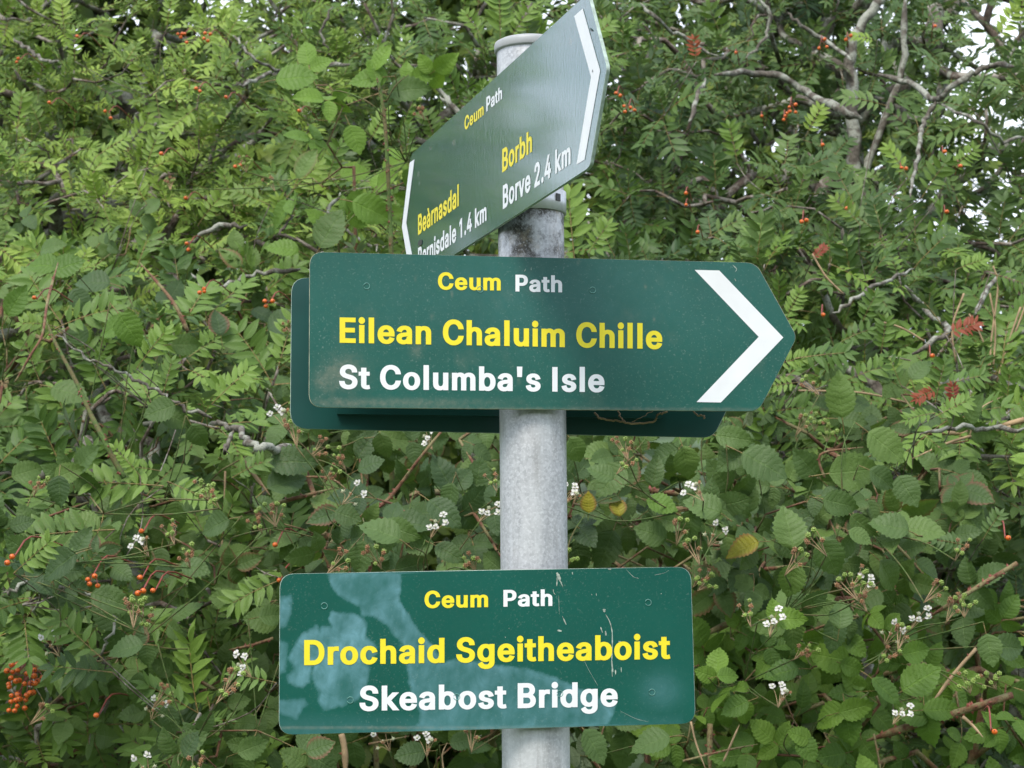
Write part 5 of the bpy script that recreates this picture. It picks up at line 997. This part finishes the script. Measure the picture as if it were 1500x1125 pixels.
rowan('grey lichened rowan with bare branches at the upper right, sky showing through', [(1262, 800, 6.0), (1268, 420, 5.9), (1262, 290, 5.8), (1250, 200, 5.8)], .034, (860, 1950, -130, 440), 560, 6, .125, 'rowan_dark', Yf=lambda x, y: face_Y(x, y) + .15, depth=1.3, keep=kR4, bare=.22, rt=.0027,
      branches=[([(1275, 350, -5.3), (1262, 290, -5.3), (1250, 220, -5.3), (1247, 120, -5.3), (1245, 90, -5.3), (1258, 40, -5.3), (1290, 0, -5.3), (1330, -30, -5.3)], .030, .017), ([(1262, 270, -5.3), (1290, 190, -5.3), (1320, 100, -5.3), (1325, -10, -5.3)], .016, .012),
                ([(1050, 108, 5.2), (1105, 108, 5.2), (1140, 112, 5.2), (1180, 135, 5.2), (1222, 155, 5.25), (1262, 175, 5.4)], .012, .018), ([(1008, 178, 5.0), (1022, 145, 5.0), (1035, 112, 5.1)], .009, .008),
                ([(1490, 96, 4.9), (1455, 95, 4.9), (1430, 105, 4.9), (1395, 128, 4.9), (1372, 145, 4.95), (1330, 122, 5.1), (1290, 110, 5.4)], .011, .012), ([(1372, 145, 4.95), (1355, 175, 4.95), (1348, 205, 4.95), (1340, 250, 5.0), (1335, 290, 5.0)], .010, .006),
                ([(1245, 90, 5.5), (1215, 62, 5.4), (1170, 35, 5.4), (1155, 20, 5.4)], .010, .007), ([(1010, 288, -5.3), (1040, 310, -5.3), (1090, 342, -5.3)], .020, .016), ([(1500, 200, 5.5), (1470, 205, 5.5), (1420, 170, 5.5), (1370, 150, 5.5)], .008, .006),
                ([(1110, -5, 5.3), (1130, 25, 5.3), (1120, 55, 5.3), (1095, 85, 5.3)], .008, .006), ([(940, 5, 5.), (965, 30, 5.), (1000, 55, 5.1), (1050, 80, 5.2)], .008, .006)],
      extra=[(1330, 260, 125, 60, 4.5, 'rowan'), (1350, 290, 60, 75, 4.5, 'rowan'), (1390, 250, 40, 55, 4.5, 'rowan'), (1300, 155, 170, 70, 4.6), (1460, 60, 60, 60, 4.7, 'rowan'), (1495, 50, 90, 60, 4.7, 'rowan'), (1080, 240, 100, 65, 4.7, 'rowan'), (1180, 200, 60, 55, 4.7, 'rowan'), (1260, 330, 130, 60, 4.4, 'rowan'), (1285, 60, 170, 40, 4.8, 'rowan'), (1020, 90, 100, 40, 4.8, 'rowan_red')],
      berries=[(1160, 158, 5, 9, 4.6), (1150, 172, 2, 4, 4.6), (1322, 249, 2, 5, 4.4), (1384, 222, 1, 0, 4.4), (1205, 65, 3, 8, 4.8), (1243, 57, 2, 5, 4.8), (1116, 170, 1, 0, 4.7), (1078, 77, 1, 0, 4.8), (1205, 212, 1, 0, 4.6), (1240, 305, 1, 0, 4.5), (1370, 38, 1, 0, 4.8), (1407, 243, 1, 0, 4.6), (1387, 310, 1, 0, 4.4), (1178, 325, 2, 6, 4.5), (1005, 300, 1, 0, 4.5), (1022, 340, 1, 0, 4.5)])
rowan('rowan beside the arrow sign\'s point, with a few red leaves', [(1480, 980, 4.9), (1440, 700, 4.8), (1390, 520, 4.7)], .022, (1080, 2000, 360, 700), 170, 5, .120, 'rowan_mid', Yf=lambda x, y: face_Y(x, y) + .1, depth=1.0, keep=lambda x, y: (.7 if x < 1560 else .3) * (.6 if (1350 < x < 1500 and 400 < y < 520) else 1),
      branches=[([(1218, 468, -4.6), (1235, 425, -4.6), (1245, 398, -4.65)], .020, .016), ([(1220, 458, 4.4), (1255, 435, 4.4), (1300, 410, 4.4), (1340, 395, 4.4)], .007, .005), ([(1500, 628, 3.8), (1450, 628, 3.8), (1400, 628, 3.82), (1350, 635, 3.85)], .008, .005),
                ([(1430, 460, 4.7), (1440, 435, 4.7), (1465, 405, 4.7), (1480, 395, 4.7)], .010, .007), ([(1335, 520, 4.5), (1375, 495, 4.5), (1390, 480, 4.5), (1360, 455, 4.6), (1325, 420, 4.7)], .009, .010)],
      extra=[(1150, 468, 62, 52, 3.75), (1135, 535, 15, 55, 3.7), (1165, 525, 5, 85, 3.7), (1225, 505, 30, 60, 3.75), (1320, 565, 115, 55, 3.7), (1235, 560, 25, 70, 3.7), (1290, 520, 80, 60, 3.8), (1370, 590, 82, 68, 3.6), (1375, 565, 12, 72, 3.6), (1370, 605, 190, 50, 3.6), (1370, 610, 25, 60, 3.6), (1320, 650, 160, 45, 3.6), (1350, 635, -40, 45, 3.6), (1450, 400, -20, 60, 4.0), (1400, 395, 20, 50, 4.0), (1190, 380, 45, 30, 4.2, 'rowan_red'), (1385, 490, 20, 55, 4.1, 'rowan_red'), (1375, 570, 200, 42, 3.7, 'rowan_red'), (1400, 600, 100, 40, 3.75, 'rowan_red'), (1170, 560, 190, 50, 3.8), (1260, 480, 70, 60, 4.)],
      berries=[(1206, 461, 1, 0, 3.9), (1366, 521, 1, 0, 3.9), (1005, 283, 1, 0, 4.2)])
rowan('dull green rowan low at the right edge behind the brambles', [(1600, 1150, 4.7), (1580, 900, 4.6)], .025, (1300, 2050, 680, 1180), 110, 5, .125, 'rowan_dark', Yf=lambda x, y: 3.9, depth=.9, keep=lambda x, y: 1. if x < 1560 else .4,
      branches=[([(1370, 1005, -3.9), (1430, 1020, -3.9), (1465, 1055, -3.9), (1520, 1090, -3.9)], .018, .022), ([(1490, 960, -4.0), (1490, 1030, -4.0), (1500, 1110, -4.0)], .04, .045)],
      extra=[(1420, 800, 170, 60, 3.6), (1440, 790, 60, 50, 3.6)], berries=[(1477, 788, 1, 0, 3.6), (1457, 1072, 1, 0, 3.7)])

# ------------------------------------------------------------------ brambles
rightish = lambda x, y: 1. if x < 1560 else .4
bramble('bramble under the pair of arrow signs, left of the post, with brown seed heads', (600, 1125, 3.9), (400, 800, 590, 870), 110, .060, 'bramble', depth=.7,
        placed=[(538, 649, 60, 50), (544, 681, 20, 40), (431, 677, 0, 70), (577, 640, 0, 48), (648, 692, 120, 58), (700, 696, 80, 52), (678, 700, 60, 40), (657, 729, -105, 42), (472, 758, 200, 48), (477, 734, 150, 50), (510, 756, -20, 40), (556, 773, 150, 64), (590, 778, -20, 55), (652, 753, -40, 60), (527, 818, -100, 50), (613, 799, 190, 42), (659, 811, -30, 46), (420, 700, 30, 60), (605, 830, 10, 50), (560, 655, -80, 40)],
        fruits=[(470, 655, 'brown'), (492, 672, 'brown'), (483, 690, 'brown'), (548, 812, 'brown'), (498, 822, 'brown'), (622, 640, 'flower'), (715, 745, 'flower'), (690, 815, 'flower'), (722, 700, 'green'), (430, 632, 'green'), (410, 605, 'flower'), (405, 752, 'green'), (637, 765, 'flower'), (520, 722, 'flower')],
        canes=[([(540, 750, 3.3), (565, 735, 3.3), (590, 705, 3.3), (612, 675, 3.28), (640, 640, 3.28), (650, 628, 3.3)], .0036, .0022, 'cane', 16), ([(400, 738, 3.4), (440, 728, 3.38), (490, 715, 3.4)], .004, .003, 'cane', 14), ([(420, 700, 3.4), (480, 700, 3.35), (512, 720, 3.3)], .0022, .0018, 'cane', 8)])
bramble('bramble right of the post, between the arrow sign and the bridge sign', (930, 1125, 3.9), (790, 1130, 600, 900), 85, .060, 'bramble', depth=.8,
        placed=[(894, 705, -130, 58), (969, 667, 200, 50), (1007, 679, -75, 50), (1031, 737, 150, 56), (1074, 749, -10, 58), (887, 809, -110, 64), (1085, 798, 190, 50, 3.2, 'bramble_yellow'), (880, 690, 150, 42), (862, 735, 90, 30, 3.35, 'bramble_yellow'), (905, 738, 100, 34, 3.35, 'bramble_yellow'), (952, 781, 160, 48), (970, 740, -20, 45, 3.3, 'bramble_bright'), (845, 660, -60, 42), (925, 690, 60, 45), (1010, 770, -100, 45), (960, 690, 80, 45)],
        fruits=[(1015, 715, 'flower'), (995, 775, 'flower'), (912, 652, 'brown'), (835, 812, 'green'), (838, 720, 'flower'), (1040, 850, 'green'), (1030, 845, 'green'), (920, 678, 'flower'), (1015, 805, 'green'), (1050, 780, 'flower')],
        canes=[([(900, 720, 3.5), (940, 718, 3.5), (980, 722, 3.5), (1010, 725, 3.52)], .0055, .0055, 'cane', 26), ([(1035, 828, 3.4), (1025, 800, 3.42), (1010, 775, 3.45)], .003, .003, 'cane', 5)])
bramble('large-leaved bramble right of the arrow sign\'s lower corner, with green berries', (1290, 1125, 3.9), (1040, 1420, 560, 900), 105, .063, 'bramble', depth=.7, keep=rightish,
        placed=[(1231, 577, 95, 66, 3.25), (1249, 617, -10, 42), (1298, 655, -40, 64, 3.2), (1255, 690, 5, 76, 3.18), (1233, 738, -15, 52), (1077, 642, -10, 54, 3.2), (1067, 672, 205, 46, 3.2), (1120, 682, -30, 70, 3.18), (1165, 687, 60, 40), (1205, 590, 170, 36), (1157, 770, 100, 64), (1217, 817, -65, 60, 3.2), (1160, 852, -100, 52), (1303, 767, 160, 58), (1260, 787, -30, 36), (1307, 843, -50, 52), (1220, 930, -100, 52), (1233, 897, 80, 46), (1330, 720, -60, 50), (1295, 700, -30, 45)],
        fruits=[(1215, 628, 'green'), (1197, 612, 'green'), (1185, 565, 'flower'), (1175, 620, 'flower'), (1195, 795, 'green'), (1165, 820, 'green'), (1265, 845, 'green'), (1272, 855, 'flower'), (1095, 893, 'flower'), (1240, 860, 'green'), (1370, 865, 'green'), (1410, 800, 'green'), (1130, 905, 'flower'), (1255, 875, 'brown')],
        canes=[([(1208, 700, 3.25), (1200, 675, 3.25), (1210, 662, 3.25), (1265, 655, 3.27)], .0022, .0018, 'cane', 6), ([(1480, 625, 3.5), (1400, 645, 3.5), (1336, 672, 3.5)], .003, .002, 'dry', 0), ([(1500, 615, 3.6), (1430, 632, 3.6), (1350, 635, 3.6)], .0055, .004, 'dry', 10),
               ([(1280, 770, 3.4), (1320, 805, 3.4), (1360, 850, 3.4)], .003, .002, 'cane', 8), ([(1420, 640, 3.5), (1435, 600, 3.5), (1470, 580, 3.6)], .0018, .001, 'dry', 0)])
bramble('bramble in the bottom right corner with fresh leaves, white flowers and thick thorny canes', (1280, 1140, 3.7), (990, 1900, 860, 1180), 150, .058, 'bramble_bright', depth=.6, keep=rightish, Yf=lambda x, y: 3.28,
        placed=[(1157, 907, 0, 50), (1213, 962, 170, 58), (1250, 978, -20, 38), (1143, 982, 185, 52), (1050, 965, 92, 42), (1033, 987, 160, 32), (1067, 988, 10, 32), (1213, 1047, 205, 50), (1255, 1037, 15, 50), (1242, 1066, -85, 54), (1297, 1013, -45, 50), (1350, 995, 30, 62), (1337, 1045, 165, 48), (1380, 1040, 0, 52), (1358, 1069, -85, 54), (1182, 1097, -60, 42), (1170, 1078, 160, 36), (1450, 953, -80, 46, 3.1, 'bramble'), (1483, 947, 0, 52, 3.1, 'bramble'), (1135, 893, 95, 34), (1270, 1125, 100, 45), (1095, 1045, -60, 40), (1075, 1035, 200, 42), (1345, 955, 10, 44)],
        fruits=[(1320, 930, 'flower'), (1310, 925, 'flower'), (1450, 990, 'flower'), (1418, 992, 'flower'), (1180, 948, 'brown'), (1145, 1012, 'flower'), (1345, 900, 'flower'), (1395, 890, 'green'), (1415, 880, 'green'), (1305, 958, 'flower'), (1320, 1040, 'flower')],
        canes=[([(1490, 825, 3.2), (1440, 855, 3.2), (1400, 880, 3.2), (1350, 910, 3.25)], .0042, .0035, 'cane', 26), ([(1250, 878, 3.35), (1190, 880, 3.35), (1130, 895, 3.35), (1080, 908, 3.4), (1010, 940, 3.4)], .0060, .0055, 'cane', 34),
               ([(1483, 1018, 3.15), (1440, 1032, 3.15), (1400, 1045, 3.18), (1330, 1065, 3.2), (1270, 1085, 3.25)], .0060, .0065, 'cane', 34), ([(1430, 950, 3.2), (1395, 990, 3.2), (1355, 1045, 3.2)], .003, .003, 'dry', 6), ([(1410, 1050, 3.12), (1425, 1063, 3.12), (1440, 1080, 3.1)], .003, .002, 'dry', 2),
               ([(1012, 1057, 3.1), (1020, 1090, 3.1), (1035, 1130, 3.1)], .0016, .0014, 'dry', 0), ([(1040, 1060, 3.3), (1040, 1140, 3.3)], .005, .006, 'cane', 10), ([(1060, 1115, 3.2), (1075, 1080, 3.2), (1083, 1062, 3.2)], .002, .0015, 'dry', 0), ([(1280, 1075, 3.2), (1287, 1110, 3.2), (1292, 1140, 3.2)], .0018, .0018, 'cane', 4), ([(1000, 1115, 3.2), (1060, 1100, 3.2), (1110, 1090, 3.2)], .0022, .0016, 'cane', 6)])
bramble('bramble below the hanging orange berries in the bottom left corner', (180, 1150, 3.9), (-500, 430, 760, 1180), 155, .058, 'bramble', depth=.8, keep=lambda x, y: 1. if x > -60 else .35,
        placed=[(205, 1013, -85, 52), (193, 1047, 190, 42), (248, 1055, -70, 44), (287, 833, -15, 42), (310, 767, 195, 50), (382, 908, 175, 50), (180, 947, 185, 54), (207, 930, 80, 32), (80, 825, 205, 62, 3.5), (277, 980, -100, 32), (120, 795, 60, 50, 3.5), (30, 800, 150, 50), (240, 835, 30, 30), (165, 880, -20, 62), (400, 900, 10, 40), (215, 960, -85, 34), (280, 1090, 60, 40), (370, 1095, 20, 44)],
        fruits=[(205, 795, 'flower'), (250, 775, 'green'), (200, 880, 'flower'), (195, 895, 'flower'), (340, 995, 'flower'), (335, 1010, 'flower'), (60, 1045, 'green'), (230, 1035, 'flower'), (390, 755, 'green'), (375, 762, 'flower'), (270, 810, 'brown'), (215, 905, 'flower'), (350, 975, 'flower'), (240, 1018, 'brown'), (210, 1118, 'flower'), (290, 1115, 'green'), (75, 940, 'flower')],
        canes=[([(400, 935, 3.3), (370, 945, 3.3), (335, 952, 3.3)], .0028, .0024, 'cane', 12), ([(220, 800, 3.3), (235, 840, 3.3), (245, 860, 3.3)], .0022, .002, 'cane_green', 8), ([(330, 690, 3.5), (328, 760, 3.5), (322, 830, 3.5)], .002, .0018, 'dry', 0), ([(345, 660, 3.5), (368, 690, 3.5), (395, 725, 3.5)], .004, .0035, 'dry', 6)])
bramble('bramble on the left with a stout upright thorny green cane', (190, 1140, 3.9), (-420, 440, 330, 760), 62, .060, 'bramble', depth=.9, keep=lambda x, y: 1. if x > -60 else .35,
        placed=[(190, 483, -55, 56, 3.3, 'bramble_bright'), (160, 478, 190, 46, 3.35, 'bramble_bright'), (133, 410, 170, 54), (103, 577, -20, 56), (233, 602, 200, 48), (258, 612, -20, 46), (118, 440, -50, 42), (115, 487, 100, 40), (100, 692, 20, 42), (273, 505, 0, 42, 3.45), (320, 470, 100, 42), (85, 720, -90, 45), (415, 470, 30, 50), (25, 440, 60, 50, 3.4, 'bramble_bright'), (40, 690, 20, 45), (290, 640, -60, 40), (100, 390, 20, 50, 3.5, 'bramble_bright'), (60, 385, 170, 50, 3.5, 'bramble_bright')],
        fruits=[(300, 710, 'green'), (308, 725, 'green'), (55, 705, 'brown'), (418, 475, 'brown')],
        canes=[([(182, 700, 3.3), (165, 670, 3.3), (150, 640, 3.3), (132, 605, 3.32), (112, 560, 3.34), (80, 500, 3.38), (68, 470, 3.4)], .0052, .0030, 'cane_green', 30), ([(22, 560, 3.2), (45, 520, 3.2), (62, 490, 3.22), (70, 440, 3.3), (85, 385, 3.4)], .0018, .003, 'cane', 6), ([(275, 485, 3.5), (258, 450, 3.5), (240, 425, 3.52), (205, 385, 3.55)], .004, .003, 'cane', 4)])
bramble('bramble with pale broad leaves on a tall green cane, left of the two-way sign', (570, 1100, 4.2), (400, 640, 90, 400), 12, .075, 'bramble_bright', depth=.5, Yf=lambda x, y: 3.9,
        placed=[(600, 132, 5, 62, 3.75, 'bramble'), (485, 335, 60, 62, 3.6, 'bramble'), (545, 305, -20, 60, 3.65), (548, 105, 120, 45, 3.7), (560, 85, 60, 45, 3.7), (535, 118, 190, 50, 3.7), (435, 115, 5, 60, 3.9), (520, 205, -70, 45, 3.8),  (450, 240, 60, 50, 3.8, 'bramble')],
        fruits=[(610, 160, 'brown', 3.7), (395, 265, 'green', 3.9), (250, 262, 'brown', 4.1), (360, 235, 'green', 4.2)],
        canes=[([(572, 1000, 3.9), (574, 700, 3.75), (573, 400, 3.65), (572, 330, 3.64), (570, 290, 3.63), (567, 230, 3.62), (563, 170, 3.62), (556, 130, 3.62), (552, 112, 3.62)], .0050, .0032, 'cane_green', 60), ([(563, 172, 3.62), (540, 150, 3.6), (505, 135, 3.62), (480, 132, 3.64)], .0018, .001, 'cane_green', 0), ([(565, 150, 3.62), (580, 125, 3.6), (600, 108, 3.6)], .0018, .001, 'cane_green', 0)])
bramble('bramble showing above and below the bridge sign, behind the post', (720, 1150, 3.7), (380, 1060, 820, 1200), 80, .072, 'bramble', depth=.7, Yf=lambda x, y: 3.35,
        placed=[(605, 832, 10, 45), (870, 1095, -60, 55), (950, 1085, 190, 60), (470, 1095, 20, 42), (430, 1110, 150, 42), (600, 1105, 190, 44), (680, 1085, 10, 40)],
        fruits=[(560, 1080, 'flower'), (625, 1085, 'flower'), (690, 1078, 'flower')],
        canes=[([(500, 1075, 3.3), (505, 1100, 3.3), (506, 1140, 3.3)], .005, .006, 'dry', 4), ([(650, 1130, 3.2), (648, 1105, 3.2), (655, 1088, 3.2)], .0012, .001, 'dry', 0), ([(540, 1090, 3.3), (600, 1078, 3.3)], .002, .0015, 'cane', 4)])
# a tuft of dry stems at the right
ds = empty('dry_plant', at(1450, 600, 4.0), 'thin orange-brown dead stems standing among the leaves at the right edge', 'dry plant')
for pts in ([(1450, 560, 4.0), (1452, 500, 4.), (1462, 420, 4.), (1455, 390, 4.)], [(1450, 545, 4.), (1440, 500, 4.), (1420, 460, 4.)], [(1460, 560, 4.), (1478, 500, 4.), (1495, 450, 4.)], [(1470, 560, 4.), (1475, 520, 4.), (1490, 480, 4.), (1505, 440, 4.)], [(1400, 530, 4.), (1395, 480, 4.), (1412, 430, 4.)], [(1455, 540, 4.), (1458, 480, 4.), (1450, 430, 4.)],
            [(1355, 500, 3.9), (1320, 480, 3.9), (1285, 470, 3.9)], [(1235, 430, 3.9), (1210, 405, 3.9), (1190, 372, 3.9)], [(1330, 590, 3.9), (1260, 575, 3.9), (1170, 572, 3.9)]):
    V, T = tube(px_path(pts) , .0022, 5); link('stem', mesh_np('stem', V, T), ds, [M['dry']])
